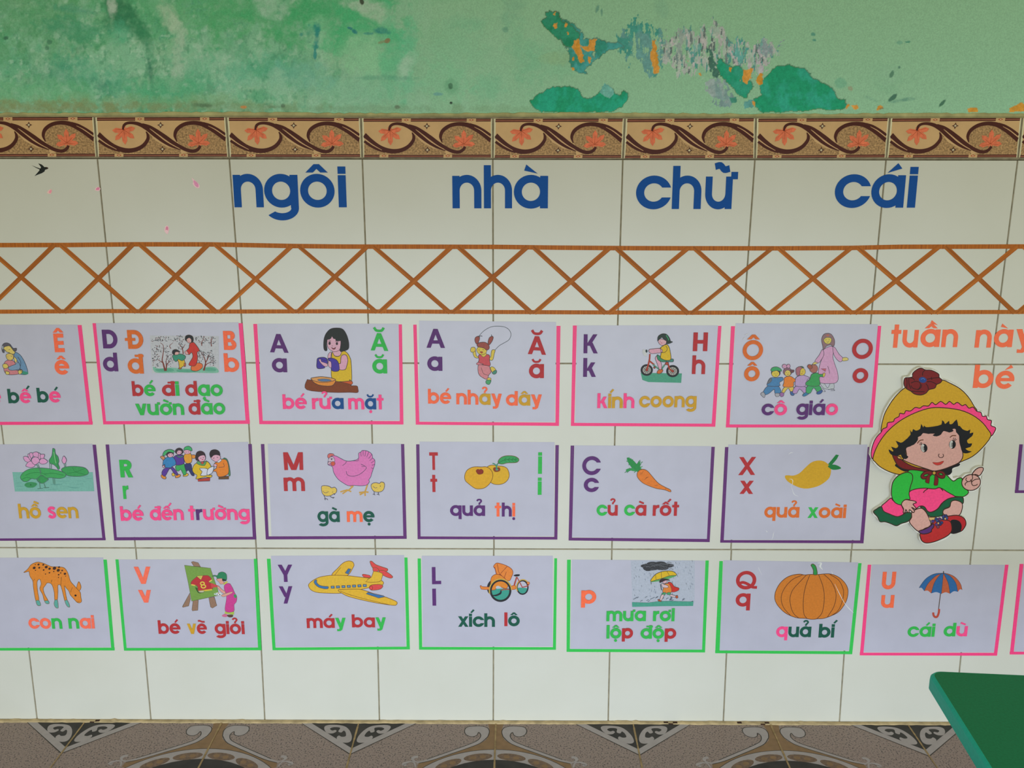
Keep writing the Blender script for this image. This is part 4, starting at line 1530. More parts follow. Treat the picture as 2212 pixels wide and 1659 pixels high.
D.text('a', 'v', 358, 557, 762, 762, 186, .265)
D.part('capital_letter', 'green capital letter Ă')
D.text('Ă', 'g', 1664, 1898, 472, 480, 232, .205)
D.part('small_letter', 'green small letter ă')
D.text('ă', 'g', 1688, 1884, 778, 778, 190, .265)
D.part('caption', 'pink and blue caption bé rửa mặt')
D.text('bé', 'pp', 500, 820, 1250, 1250, 150, .265)
D.text('rửa', 'ppb', 888, 1308, 1252, 1250, 148, .265)
D.text('mặt', 'pbp', 1368, 1838, 1255, 1255, 150, .265, 'ppp')
D.finish()

# --- girl skipping
D = card((880, 680, S6), 'card of a girl skipping with a rope, pink tape', 'pink', quad(155, 78, 1975, 95, 1955, 1422, 160, 1412), (78, 122, 132, 112, 158), (2032, 1980, 148, 2012, 1966), (1420, 1458, 1432, 1475))
D.ol = ('40383a', 1.0)
D.part('printed_rope', 'thin skipping rope')
D.l('4a5052', '930,310 960,270 1020,210 1100,165 1190,150 1290,162 1350,200 1375,260 1350,330 1280,375 1220,410 1165,465', 1.0)
D.part('printed_girl', 'drawing of a girl with two pigtails')
D.f('d0848c', '948,660 1070,665 1100,720 1112,760 1080,800 1060,855 1000,835 945,780')
D.l(None, '980,700 1010,780 1080,805', .8)
D.f('d8bd52', '1065,840 1090,835 1112,850 1095,890 1060,870', w=.8)
D.f('4fa06c', '1042,880 1060,868 1110,870 1095,915 1075,925 1045,910', w=.9)
D.f('d8bd52', '1100,705 1130,690 1165,715 1170,745 1130,765', w=.8)
D.f('4d8a78', '1125,770 1165,735 1185,745 1180,775 1150,790', w=.9)
D.f('d8bd52', '870,500 900,470 915,540 945,560 930,575 890,560', w=.9)
D.f('d8bd52', '838,470 850,435 890,432 905,460 890,490 850,495', w=.9)
D.f('d8bd52', '1085,560 1105,560 1115,490 1130,465 1165,470 1155,510 1145,560 1130,600 1095,600', w=.9)
D.f('c8525a', '945,540 985,525 1050,525 1090,540 1090,600 1100,670 1060,675 945,650 950,600')
D.f('cc7a86', '918,645 945,630 965,640 1010,655 960,665 925,662', w=.8)
D.f('d8bd52', '975,520 1040,510 1050,530 1015,560 985,545', w=.7)
D.f('d8bd52', '920,460 960,420 1040,450 1055,470 1040,510 990,530 940,510', w=.8)
D.f('9a5048', '930,420 925,390 960,368 1030,365 1080,400 1085,450 1050,470 1020,445 960,430')
D.f('9a5048', '895,340 905,300 945,285 960,310 940,370 915,385', w=1)
D.f('9a5048', '1070,370 1085,310 1120,285 1140,300 1125,350 1085,400', w=1)
D.l(None, '945,295 970,280 995,285', 1.2)
D.l(None, '1120,290 1115,262', 1.2)
D.l(None, '945,465 960,470', .8)
D.l(None, '995,462 1015,465', .8)
D.f('b84a3a', '965,490 1000,492 985,512', w=.5)
D.part('capital_letter', 'purple capital letter A')
D.text('A', 'v', 254, 500, 437, 440, 252, .205)
D.part('small_letter', 'purple small letter a')
D.text('a', 'v', 266, 466, 742, 744, 190, .265)
D.part('capital_letter', 'red capital letter Ă')
D.text('Ă', 'r', 1598, 1840, 520, 532, 242, .205)
D.part('small_letter', 'red small letter ă')
D.text('ă', 'r', 1613, 1812, 840, 840, 190, .265)
D.part('caption', 'orange and yellow caption bé nhảy dây')
D.text('bé', 'oo', 275, 583, 1178, 1182, 150, .265)
D.text('nhảy', 'ooyo', 650, 1254, 1188, 1198, 150, .265, 'oo')
D.text('dây', 'oyo', 1308, 1784, 1205, 1205, 148, .265)
D.finish()

# --- bicycle
D = card((1220, 680, S6), 'card of a child riding a red bicycle on green ground, pink tape', 'pink', quad(165, 140, 2032, 140, 1958, 1445, 138, 1438), (108, 160, 143, 82, 126), (2080, 2036, 148, 1998, 1950), (1434, 1475, 1446, 1486))
D.ol = ('33302f', 1.1)
D.part('printed_ground', 'green strip of ground')
D.f('4f9a80', '1008,770 1555,778 1545,903 1110,893 1030,865', o=0, s=0)
D.part('printed_bicycle', 'red bicycle')
for cx, cy, r in ((1088, 733, 82), (1432, 748, 86)):
    D.e('2c2c2e', cx, cy, r, r * .94, o=0)
    D.e('b8b4ae', cx, cy, r * .66, r * .62, o=0)
    for i in range(10):
        a = i * .628
        D.l('55504e', [(cx + r * .2 * math.cos(a), cy + r * .2 * math.sin(a)), (cx + r * .62 * math.cos(a), cy + r * .6 * math.sin(a))], 1)
    D.rib('6d6866', [(cx + r * .45 * math.cos(i * .3), cy + r * .43 * math.sin(i * .3)) for i in range(21)], .9, True)
    D.e('b24038', cx, cy, r * .2, r * .19, w=.8)
D.l('a8402f', '1090,730 1115,640 1125,590 1130,520', 3.4, s=0)
D.l('a8402f', '1120,610 1190,665', 3.4, s=0)
D.l('5a8f78', '1170,660 1240,715 1290,715 1330,660', 3.2, s=0)
D.l('a8402f', '1330,660 1355,640 1370,650 1390,720 1430,748', 3.2, s=0)
D.e('b84a3a', 1357, 645, 20, 20)
D.e('b84a3a', 1190, 700, 12, 12)
D.f('4a8a80', '1330,605 1400,590 1440,590 1438,622 1400,625 1340,622')
D.e('c6c6c8', 1060, 505, 26, 50, rot=-20, o=0)
D.e('3c4a4a', 1085, 482, 14, 20, o=0)
D.part('printed_child')
D.f('d8a0b4', '1215,620 1200,580 1215,550 1245,545 1240,590 1280,640 1285,715 1255,725 1235,670', w=.9)
D.f('c86838', '1225,760 1250,730 1300,728 1295,760 1260,782 1228,778', w=.9)
D.f('3f8a68', '1230,530 1275,560 1340,600 1340,622 1290,625 1240,600 1225,565', w=.9)
D.f('d8b22c', '1265,445 1340,395 1380,420 1400,490 1408,590 1350,605 1300,590 1270,565 1280,500')
D.f('d8a0b4', '1120,465 1150,455 1270,448 1295,495 1220,510 1150,515 1118,490', w=.9)
D.l(None, '1270,445 1285,500 1340,490 1360,450 1340,410', 1)
D.f('d8a8b2', '1240,340 1280,320 1350,345 1345,380 1300,408 1255,385', w=.8)
D.f('33403a', '1235,345 1240,290 1290,255 1350,260 1390,310 1405,350 1430,360 1395,378 1350,385 1350,350 1320,330 1290,300 1260,320')
D.l('3f9a6a', '1345,270 1370,310 1380,340', 2)
D.l('b84058', '1275,370 1295,378', 1)
D.l(None, '1262,350 1272,350', .8)
D.part('capital_letter', 'purple capital letter K')
D.text('K', 'v', 248, 437, 510, 512, 252, .21)
D.part('small_letter', 'purple small letter k')
D.text('k', 'v', 243, 412, 823, 824, 192, .26)
D.part('capital_letter', 'red capital letter H')
D.text('H', 'r', 1698, 1890, 482, 482, 248, .23)
D.part('small_letter', 'red small letter h')
D.text('h', 'r', 1685, 1860, 785, 787, 190, .255)
D.part('caption', 'pink and yellow caption kính coong')
D.text('kính', 'pyyp', 430, 922, 1238, 1238, 152, .265)
D.text('coong', 'yyyyy', 985, 1745, 1228, 1226, 150, .265)
D.finish()

# --- teacher
D = card((1560, 680, S6), 'card of a teacher in a long pink dress leading four children, pink tape', 'pink', quad(180, 112, 2065, 125, 1962, 1460, 105, 1455), (118, 170, 152, 50, 98), (2112, 2068, 148, 2000, 1955), (1456, 1496, 1456, 1496))
D.ol = ('4a4450', .95)
D.part('printed_teacher', 'teacher in a long pink dress')
D.f('b9bcc4', '1300,905 1350,905 1400,970 1440,905 1480,905 1485,975 1440,990 1350,975', w=.8)
D.l(None, '1330,975 1370,1015 1345,1020', .9)
D.l(None, '1410,995 1460,985 1495,1003 1440,1008', .9)
D.f('cf9cc0', '1340,470 1400,430 1460,420 1480,460 1470,560 1490,640 1530,760 1538,860 1500,905 1400,912 1310,905 1285,870 1280,740 1310,620 1350,530')
D.f('cf9cc0', '1330,460 1350,530 1300,620 1270,640 1232,615 1290,530')
D.f('cf9cc0', '1470,430 1500,440 1550,520 1605,580 1570,625 1520,590 1480,520')
D.f('d4c070', '1600,575 1640,565 1672,580 1665,605 1600,612', w=.8)
D.f('d4c070', '1215,635 1240,628 1265,640 1230,660 1190,670', w=.8)
D.f('b86070', '1310,715 1380,715 1370,752', w=.6, s=0)
D.l(None, '1400,680 1420,740 1425,780', .8)
D.f('8f7076', '1320,330 1345,265 1395,245 1450,260 1490,330 1490,400 1465,420 1440,400 1380,420 1345,465 1335,420')
D.f('d4c060', '1350,325 1390,300 1445,310 1450,350 1420,385 1375,380 1350,350', w=.8)
D.f('b86a5a', '1380,270 1410,262 1420,280 1395,285', o=0)
D.l(None, '1370,335 1385,330', .8)
D.l(None, '1415,330 1430,328', .8)
D.l(None, '1385,358 1400,365 1415,352', .8)
for nm, body, legs, head, hair, tilt, cb, cl in (
    ('printed_child', '640,840 720,835 800,830 805,870 760,900 760,945 610,945 600,905', '600,950 680,945 745,945 780,1010 760,1050 700,1040 690,990 620,1045 570,1060 545,1025', (712, 775, 58, 52), 'cap', 0, '4c7fae', '4c7fae'),
    ('printed_child', '830,835 900,815 955,845 1000,880 950,895 940,955 815,955 820,900', '830,960 940,955 945,1000 910,1020 880,975 850,1000 820,1040 790,1035', (868, 765, 52, 50), 'bow', 0, 'e08034', 'd4b85a'),
    ('printed_child', '985,830 1060,800 1110,810 1165,840 1130,860 1105,945 980,945 970,890', '975,950 1085,945 1130,1010 1100,1050 1030,985 985,1045 935,1030', (1050, 755, 56, 52), 'side', 0, 'b89ac4', 'b48fc0'),
    ('printed_child', '1190,790 1260,770 1290,790 1355,790 1350,825 1290,830 1290,940 1130,940 1110,900 1160,860', '1135,945 1285,940 1320,1010 1270,1030 1215,970 1170,1040 1115,1030', (1215, 715, 55, 55), 'back', 0, '3f9a58', '46a066')):
    D.part(nm)
    D.f(cl, legs)
    D.f(cb, body)
    x, y, rx, ry = head
    if hair == 'cap':
        D.f('6a6f78', '600,905 640,840 660,870 620,910', w=.6)
        D.e('3a3438', x, y - 4, rx + 4, ry + 3, o=0)
        D.e('d4bc4e', x - 4, y + 8, rx - 6, ry - 8, w=.8)
        D.f('46a066', '645,735 670,700 730,692 780,720 785,750 720,740 665,752')
        D.f('a4a2ac', '510,1050 545,1025 570,1060 560,1098 535,1085', w=.8)
        D.f('a4a2ac', '705,1045 760,1045 755,1080 715,1085', w=.8)
    elif hair == 'bow':
        D.e('8a6070', x, y - 8, rx + 6, ry + 4, w=.8)
        D.e('d4bc62', x + 2, y + 10, rx - 12, ry - 10, w=.7)
        D.e('c894b4', 828, 685, 32, 28, rot=20, w=.9)
        D.e('c894b4', 880, 682, 24, 26, w=.9)
        D.f('6a4a50', '905,735 955,735 945,765 915,770', w=.7)
        D.f('9a6aa0', '765,1040 815,1035 815,1075 780,1088', w=.8)
        D.f('46659a', '905,1020 960,1030 950,1070 915,1065', w=.8)
    elif hair == 'side':
        D.e('d4b84e', x + 6, y, rx - 6, ry - 2, w=.8)
        D.f('a86a78', '985,790 980,720 1020,690 1070,690 1035,740 1030,790 1005,810', w=.8)
        D.f('3f5f4c', '1030,692 1070,688 1090,705 1060,700', o=0)
        D.f('3f78a0', '1075,1055 1140,1010 1160,1040 1100,1080 1072,1078', w=.8)
    else:
        D.e('a86a60', x, y, rx, ry, w=.8)
        D.e('a05a48', 1165, 690, 34, 28, rot=30, w=.9)
        D.f('d4b84e', '1340,780 1368,775 1360,815 1340,825', w=.7)
        D.f('3f609a', '1255,1035 1310,1000 1335,1010 1310,1045 1270,1055', w=.8)
    if hair != 'back':
        D.l(None, [(x - 18, y + 2), (x - 8, y)], .8)
        D.l(None, [(x + 12, y), (x + 22, y + 2)], .8)
        D.l('a84a48', [(x - 6, y + 24), (x + 4, y + 28), (x + 14, y + 22)], .9)
D.part('painted_glint', 'painted white glints on creases of the clear film')  # glare of the creased film painted as white ribbons
for p in ('300,270 320,262 345,250', '275,330 285,318 298,298', '320,280 335,285'):
    D.l('dedede', p, [.3, 1.3, .4])
D.part('capital_letter', 'orange capital letter Ô')
D.text('Ô', 'n', 264, 534, 598, 598, 258, .20)
D.part('small_letter', 'orange small letter ô')
D.text('ô', 'n', 285, 490, 880, 880, 196, .27)
D.part('capital_letter', 'red capital letter O')
D.text('O', 'r', 1714, 1986, 582, 582, 260, .20)
D.part('small_letter', 'red small letter o')
D.text('o', 'r', 1722, 1928, 903, 903, 194, .26)
D.part('caption', 'purple and pink caption cô giáo')
D.text('cô', 'vp', 518, 854, 1332, 1332, 152, .265)
D.text('giáo', 'vvvp', 978, 1530, 1330, 1330, 152, .265)
D.finish()

# --- lotus pond
D = card((0, 940, 6.9125), 'card of a pink lotus on a pond, cut by the left edge, purple tape', 'purple', quad(-712, 140, 1380, 130, 1525, 1538, -492, 1545), (-760, -712, 143, -540, -492), (1432, 1382, 143, 1576, 1528), (1545, 1580, 1534, 1570))
D.ol = ('4a5560', 1.0)
D.part('printed_pond', 'greenish pond water')
D.f('78b0a4', '185,552 1385,552 1408,838 222,842', o=0, s=0)
for p in ('230,715 330,715', '860,690 1050,685', '750,735 850,740 930,730', '1150,680 1290,690', '1150,735 1240,728', '1010,770 1090,785 1190,785', '520,830 640,828', '720,812 860,806', '980,625 1060,635', '1240,625 1320,618', '240,760 340,765', '1290,645 1380,650'):
    D.l('5f9890', p, [.6, 1.8, .6])
D.part('printed_leaf', 'green lotus leaves')
D.f('3f9a58', '915,515 960,480 1060,465 1180,470 1270,490 1320,545 1300,590 1200,615 1080,615 1000,600 960,570')
D.l('2e7a45', '1080,480 1130,550 1280,590', .9)
D.l('2e7a45', '1000,570 1130,550 1280,490', .9)
D.f('3a9454', '545,650 600,560 720,650 690,690 640,720 590,710', w=.8)
D.f('44a25c', '305,640 320,590 370,540 460,500 580,488 720,498 860,525 960,560 985,595 960,630 880,648 760,635 690,640 620,600 540,655 470,650 410,690 350,690')
D.l('2e7a45', '380,600 470,565 600,560 700,600', 1)
D.l('2e7a45', '330,660 400,630 470,650', 1)
D.l('2e7a45', '650,580 800,570 950,600', 1)
D.f('3f9a58', '735,370 775,300 785,205 800,200 820,215 830,280 865,320 880,390 870,430 890,490 870,515 845,480 800,440 760,430 735,400')
D.l('9cc49a', '805,250 815,330 835,420', 1)
D.l('2e7a45', '830,290 850,380 865,500', 1)
D.f('3f8f5c', '365,740 400,710 470,700 540,715 550,740 500,780 420,782 380,765', o=0)
D.l('2b6a42', '450,742 470,742', 3)
for p in ('740,410 745,500', '765,410 768,500', '540,435 590,520 612,600', '565,435 605,520 612,560', '590,710 600,800', '655,715 680,790', '790,640 798,730', '815,640 818,735', '955,420 968,485', '980,420 980,480', '560,650 600,710 640,720 690,690 720,650'):
    D.l('55806c', p, 1.4)
D.l('4a7060', '560,800 640,795', 1)
D.l('4a7060', '650,785 730,782', 1)
D.part('printed_lotus', 'pink lotus flower')
for p in ('350,325 400,320 450,360 455,385 440,405 400,400 365,375', '385,460 420,405 470,390 525,440 500,475 450,482', '415,285 450,290 470,340 455,375 430,345', '440,270 480,265 500,300 470,345 450,320', '490,270 540,250 580,275 580,330 510,320', '580,270 605,290 600,360 570,350', '600,295 640,285 665,295 650,345 610,360', '585,400 600,365 640,345 690,370 710,395 680,425 620,432', '470,375 490,340 530,325 575,345 590,385 565,420 520,440 485,415'):
    D.f('d99ac4', p)
D.part('printed_bud', 'pink lotus bud')
D.f('d99ac4', '925,375 950,312 985,350 990,390 965,425 940,415')
D.part('caption', 'yellow and pink caption hồ sen')
D.text('hồ', 'yy', 290, 622, 1242, 1242, 168, .255)
D.text('sen', 'pyy', 722, 1178, 1238, 1240, 168, .255)
D.finish()

# --- going to school
D = card((215, 940, S3), 'card of children walking to school and reading a book, purple tape', 'purple', quad(130, 128, 2030, 92, 2092, 1385, 235, 1392), (82, 130, 128, 200, 236), (2078, 2030, 122, 2140, 2092), (1395, 1437, 1388, 1425))
D.ol = ('3a3a44', 1.0)


def kid(nm, parts, hat, hair, face, eyes=()):
    D.part(nm)
    for c, p in parts:
        D.f(c, p)
    if hair:
        D.f('3c3136', hair, o=0)
    D.f('d8a4b8', face, w=.7)
    if hat:
        D.f(*hat)
    for x, y in eyes:
        D.l(None, [(x - 6, y), (x + 6, y)], 1)


kid('printed_child', [('34386a', '1165,400 1245,390 1265,470 1295,545 1260,550 1215,480 1190,495 1165,480'), ('e08c3a', '1250,275 1300,270 1310,300 1290,320 1255,310'), ('dd9a38', '1150,290 1175,255 1240,250 1260,300 1255,370 1190,385 1160,350')],
    ('44a868', '1150,195 1165,165 1215,150 1255,175 1260,215 1200,200 1155,205'), None, '1155,210 1195,200 1240,215 1240,245 1190,260 1160,245', ((1180, 230), (1215, 228)))
kid('printed_child', [('dcb43a', '985,530 1010,515 1030,550 1000,558'), ('dcb43a', '1145,545 1190,520 1215,540 1190,560 1145,562'), ('3fa45a', '1040,420 1140,370 1165,440 1185,520 1150,545 1110,470 1080,490 1050,480'), ('5a3a92', '1010,310 1045,275 1135,270 1150,330 1150,390 1060,410 1010,370'), ('4a8a80', '1045,275 1100,290 1140,275 1130,300 1080,305')],
    None, '1030,230 1045,190 1090,172 1135,195 1145,240 1110,262 1060,262', '1055,235 1075,208 1115,215 1122,240 1095,262 1062,258', ((1075, 232), (1105, 232)))
kid('printed_child', [('dd8a38', '838,555 860,540 905,570 900,598 860,590'), ('dd8a38', '1035,560 1060,535 1108,545 1085,575 1040,582'), ('5c3a96', '880,460 985,430 1065,520 1060,550 1010,510 960,455 895,560 850,525'), ('d8a4b8', '860,410 885,410 885,440 865,440'), ('c88a5c', '830,300 860,285 895,310 880,380 865,340'), ('3a80b8', '875,340 930,300 1000,300 1040,360 1035,405 990,430 970,445 900,440 890,400 865,415')],
    ('46a868', '862,270 890,215 960,195 1020,215 1005,240 940,230 890,280'), '910,250 940,220 1000,225 1010,270 960,300 920,290', '930,265 965,245 1000,255 1005,285 960,305 935,290', ((955, 268), (985, 268)))
D.part('printed_boy', 'boy in an orange jumper')
D.f('4a8a58', '1690,320 1740,330 1770,420 1785,540 1765,550 1740,440', w=.8)
D.f('6a4a2c', '1625,565 1765,560 1765,598 1625,602', s=0, w=.8)
D.f('e0802e', '1570,385 1610,365 1660,330 1730,340 1760,420 1760,520 1700,560 1620,565 1590,500 1545,490 1600,440')
D.f('d8a4b8', '1520,310 1570,270 1640,280 1650,320 1610,365 1560,350', w=.8)
D.f('c9c9d4', '1605,365 1650,325 1665,345 1630,375', w=.7)
D.f('33292c', '1500,260 1520,210 1580,195 1635,225 1645,280 1600,265 1560,275 1520,310', o=0)
D.l(None, '1550,315 1570,308', 1)
D.l(None, '1600,300 1618,305', 1)
D.l(None, '1625,440 1700,430 1690,380', .8)
D.part('printed_girl', 'girl in a yellow jacket with an open book')
D.f('b8423a', '1340,600 1510,580 1505,625 1345,632', s=0, w=.8)
D.f('d9b42c', '1275,440 1310,390 1400,370 1470,360 1520,420 1510,460 1470,540 1530,545 1525,575 1470,575 1440,570 1320,600 1330,550 1290,520 1268,480')
D.f('5f9a5c', '1325,375 1350,355 1400,385 1460,350 1440,410 1400,415 1350,400', w=.8)
D.f('c0503c', '1385,370 1415,360 1420,390 1395,395', w=.6)
D.f('3a2c30', '1310,280 1330,230 1380,215 1430,240 1450,300 1430,350 1320,345', o=0)
D.f('d8a4b8', '1345,310 1380,280 1430,275 1445,320 1420,355 1370,355', w=.8)
D.f('cfcfdc', '1365,460 1400,450 1475,465 1470,545 1380,550 1400,500', w=1)
D.f('cfcfdc', '1480,465 1550,425 1560,450 1545,500 1530,520 1470,545', w=1)
D.f('d8a4b8', '1555,400 1590,395 1605,415 1575,430', w=.7)
D.l(None, '1375,315 1390,312', 1)
D.l(None, '1410,305 1425,308', 1)
D.l('b04050', '1395,335 1415,332', 1.4)
D.part('capital_letter', 'green capital letter R')
D.text('R', 'g', 290, 462, 576, 576, 240, .245)
D.part('small_letter', 'green small letter r')
D.text('r', 'g', 330, 408, 870, 870, 182, .28)
D.part('caption', 'pink caption bé đến trường with one purple letter')
D.text('bé', 'pp', 295, 610, 1168, 1164, 152, .27)
D.text('đến', 'ppp', 695, 1155, 1162, 1158, 150, .27)
D.text('trường', 'pvpppp', 1222, 2055, 1158, 1155, 150, .27)
D.finish()

# --- hen
D = card((550, 940, S3), 'card of a pink hen between two yellow chicks, purple tape', 'purple', quad(180, 118, 1998, 118, 2030, 1370, 230, 1378), (85, 132, 122, 152, 192), (2042, 1998, 122, 2076, 2030), (1383, 1424, 1376, 1416))
D.ol = ('4a4560', 1.1)
D.part('printed_hen', 'pink hen')
D.f('d0a06a', '1300,690 1350,690 1345,710 1310,705', o=0)
for p in ('1340,700 1290,745 1240,765', '1270,745 1170,775', '1260,760 1200,800', '1270,750 1320,772'):
    D.l('c99a4a', p, 3)
for p in ('1540,675 1520,740 1505,775', '1505,775 1425,785', '1505,775 1435,815', '1505,775 1510,830', '1510,775 1555,780'):
    D.l('c99a4a', p, 3.2)
D.f('d978b4', '1000,400 1015,330 1060,285 1110,285 1180,320 1250,352 1340,350 1415,320 1420,250 1450,230 1470,210 1510,210 1545,220 1580,240 1605,270 1610,310 1640,340 1640,400 1620,460 1600,520 1585,570 1560,610 1565,640 1530,680 1450,692 1360,685 1280,690 1190,640 1130,590 1080,510 1060,430')
D.l(None, '1415,320 1410,350 1340,352 1260,355', .9)
for p in ('1450,235 1455,290', '1480,212 1482,280', '1520,212 1505,290', '1560,228 1530,300', '1600,265 1555,320', '1612,310 1570,350', '1640,345 1590,380', '1640,400 1600,410', '1620,460 1590,445'):
    D.l(None, p, .9)
D.l(None, '1250,490 1265,540 1320,560 1400,550 1470,510 1525,450 1500,420 1450,395', 1)
D.l(None, '1200,415 1235,390 1255,360', .9)
D.l(None, '1460,430 1500,425', .8)
D.f('c9b4c4', '1005,345 1030,300 1075,300 1095,350 1060,375 1020,380', w=.8)
D.f('c8a0b0', '1000,400 1005,365 1040,360 1040,390', w=.9)
D.f('cc5a48', '1040,375 1075,358 1100,385 1080,418 1050,412', w=.7)
D.f('cf6a66', '995,290 1005,262 1035,250 1075,258 1085,280 1050,285 1010,315', w=.8)
D.e('3a3a44', 1050, 330, 9, 9, o=0)
D.l(None, '1035,318 1060,316 1072,328', .8)
D.part('printed_chick', 'yellow chick left of the hen')
D.l('4a4650', '945,820 965,865', 1.2)
D.l('4a4650', '950,870 985,870 1000,885', 1.2)
D.l('4a4650', '965,865 962,888', 1.2)
D.l('4a4650', '1025,825 1050,850 1090,852', 1.2)
D.l('4a4650', '1050,850 1080,860', 1.2)
D.f('dcbb58', '915,700 960,690 1020,700 1050,720 1090,712 1120,740 1118,775 1095,800 1080,800 1040,825 980,832 935,810 915,760')
D.l(None, '930,765 970,790 1010,770', .9)
D.e('4a4030', 1065, 778, 5, 5, o=0)
D.l(None, '1075,798 1090,812 1095,798', .9)
D.part('printed_chick', 'yellow chick right of the hen')
D.l('4a4650', '1630,770 1632,805 1612,808', 1.2)
D.l('4a4650', '1632,805 1645,820', 1.2)
D.l('4a4650', '1685,775 1692,805 1668,808', 1.2)
D.l('4a4650', '1692,805 1700,822', 1.2)
D.f('dcbb58', '1590,690 1610,660 1660,650 1705,660 1725,640 1765,650 1775,690 1755,750 1710,775 1640,772 1605,740')
D.l(None, '1620,700 1645,722 1675,712', .9)
D.e('7a4a30', 1716, 696, 6, 7, o=0)
D.part('capital_letter', 'red capital letter M')
D.text('M', 'r', 402, 670, 476, 474, 242, .20)
D.part('small_letter', 'red small letter m')
D.text('m', 'r', 403, 690, 762, 762, 186, .255)
D.part('caption', 'dark green and orange caption gà mẹ')
D.text('gà', 'kk', 862, 1165, 1185, 1185, 148, .265)
D.text('mẹ', 'ok', 1262, 1640, 1184, 1184, 148, .265)
D.finish()

# --- gold persimmons
D = card((885, 940, S3), 'card of two yellow fruits with a green leaf, purple tape', 'purple', quad(135, 88, 1978, 95, 1970, 1378, 150, 1378), (88, 132, 126, 108, 148), (2036, 1990, 136, 2016, 1974), (1383, 1420, 1390, 1426))
D.ol = ('6a4a20', 1.1)
D.part('printed_fruit', 'yellow fruit at the back')
D.f('d9a82c', '1030,480 1070,425 1130,408 1200,420 1270,425 1330,455 1358,530 1345,600 1290,655 1210,675 1130,660 1060,600')
D.f('8a3a20', '1140,460 1160,440 1190,445 1220,440 1235,465 1225,490 1185,500 1155,492', w=.6)
D.f('5f9a86', '1170,470 1195,455 1210,475 1185,482', o=0)
D.part('printed_leaf', 'green leaf and stalk')
D.l('4a8a6c', '1190,470 1185,430 1195,400 1225,370', [4, 3.5, 3, 2])
D.l('4a8a6c', '1180,420 1160,395 1130,385', 2.4)
D.f('3a9a58', '1205,365 1230,320 1280,290 1350,280 1430,288 1480,315 1490,345 1460,372 1400,378 1330,380 1270,395 1225,390')
D.l('246a3a', '1215,380 1290,340 1380,330 1470,335', 1)
for x in (1290, 1340, 1390, 1430):
    D.l('246a3a', [(x, 337), (x + 30, 310)], .8)
    D.l('246a3a', [(x, 337), (x + 32, 362)], .8)
D.part('printed_fruit', 'yellow fruit in front')
D.f('dba42a', '750,560 775,490 830,448 900,432 980,435 1040,432 1100,465 1135,530 1125,600 1085,670 1020,720 940,735 880,720 800,660 760,620')
D.f('8a3020', '905,490 925,465 955,470 975,462 1005,485 1000,520 965,535 930,530', w=.6)
D.part('capital_letter', 'red capital letter T')
D.text('T', 'r', 270, 388, 474, 474, 240, .20)
D.part('small_letter', 'red small letter t')
D.text('t', 'r', 285, 378, 776, 776, 180, .27)
D.part('small_letter', 'green letter i, upper one')
D.text('i', 'g', 1752, 1805, 528, 528, 245, .20)
D.part('small_letter', 'green letter i, lower one')
D.text('i', 'g', 1748, 1800, 814, 814, 188, .25)
D.part('caption', 'purple and orange caption quả thị')
D.text('quả', 'vvv', 552, 1030, 1102, 1102, 146, .265)
D.text('thị', 'ovo', 1162, 1440, 1110, 1110, 146, .27, 'vvv')
D.finish()

# --- carrot
D = card((1215, 940, S3), 'card of an orange carrot with green top, purple tape', 'purple', quad(165, 140, 2030, 150, 1972, 1420, 130, 1392), (112, 160, 143, 84, 130), (2080, 2034, 160, 2010, 1972), (1400, 1438, 1418, 1460))
D.ol = ('6a4020', 1.0)
D.part('printed_leaf', 'green carrot top')
rg = random.Random(3)
for bx, by, n in ((900, 325, 26), (880, 490, 12), (1050, 370, 16)):
    for _ in range(n):
        t = rg.random()
        x, y = bx + (1050 - bx) * t + rg.uniform(-22, 22), by + (480 - by) * t + rg.uniform(-20, 20)
        a = math.atan2(480 - by, 1050 - bx) + rg.uniform(-1.3, 1.3)
        D.l(rg.choice(['2f8a4a', '3f9a58', '2a7a42']), [(x, y), (x - 34 * math.cos(a), y - 34 * math.sin(a))], [1.6, 1.0], 0)
D.f('2f8a4a', '880,310 920,315 960,340 1000,380 1040,440 1060,480 1020,500 960,460 920,410 895,370', o=0)
D.f('2f8a4a', '1050,360 1062,400 1060,440 1085,470 1040,490 1010,440 1020,390', o=0)
D.f('3a9454', '870,470 920,455 960,450 1000,480 1030,495 960,490 920,480 885,500', o=0)
D.l('3c8f4c', '1050,485 1080,465', 3)
D.part('printed_carrot', 'orange carrot')
D.f('de7a30', '1020,560 1025,510 1060,475 1110,468 1160,490 1210,545 1260,605 1320,665 1410,715 1470,745 1482,770 1460,772 1400,748 1290,730 1200,700 1110,660 1050,610')
for p in ('1055,520 1090,510 1105,490', '1060,535 1095,525', '1120,610 1150,585 1175,568', '1130,590 1160,570', '1260,690 1300,680', '1400,745 1412,722'):
    D.l('a85a28', p, 1)
D.part('capital_letter', 'purple capital letter C')
D.text('C', 'v', 268, 520, 540, 540, 250, .205)
D.part('small_letter', 'purple small letter c')
D.text('c', 'v', 290, 488, 774, 774, 190, .26)
D.part('caption', 'green and red caption củ cà rốt')
D.text('củ', 'gr', 465, 752, 1098, 1098, 148, .27)
D.text('cà', 'gr', 840, 1142, 1098, 1098, 148, .265)
D.text('rốt', 'rrr', 1230, 1586, 1100, 1100, 148, .265)
D.finish()

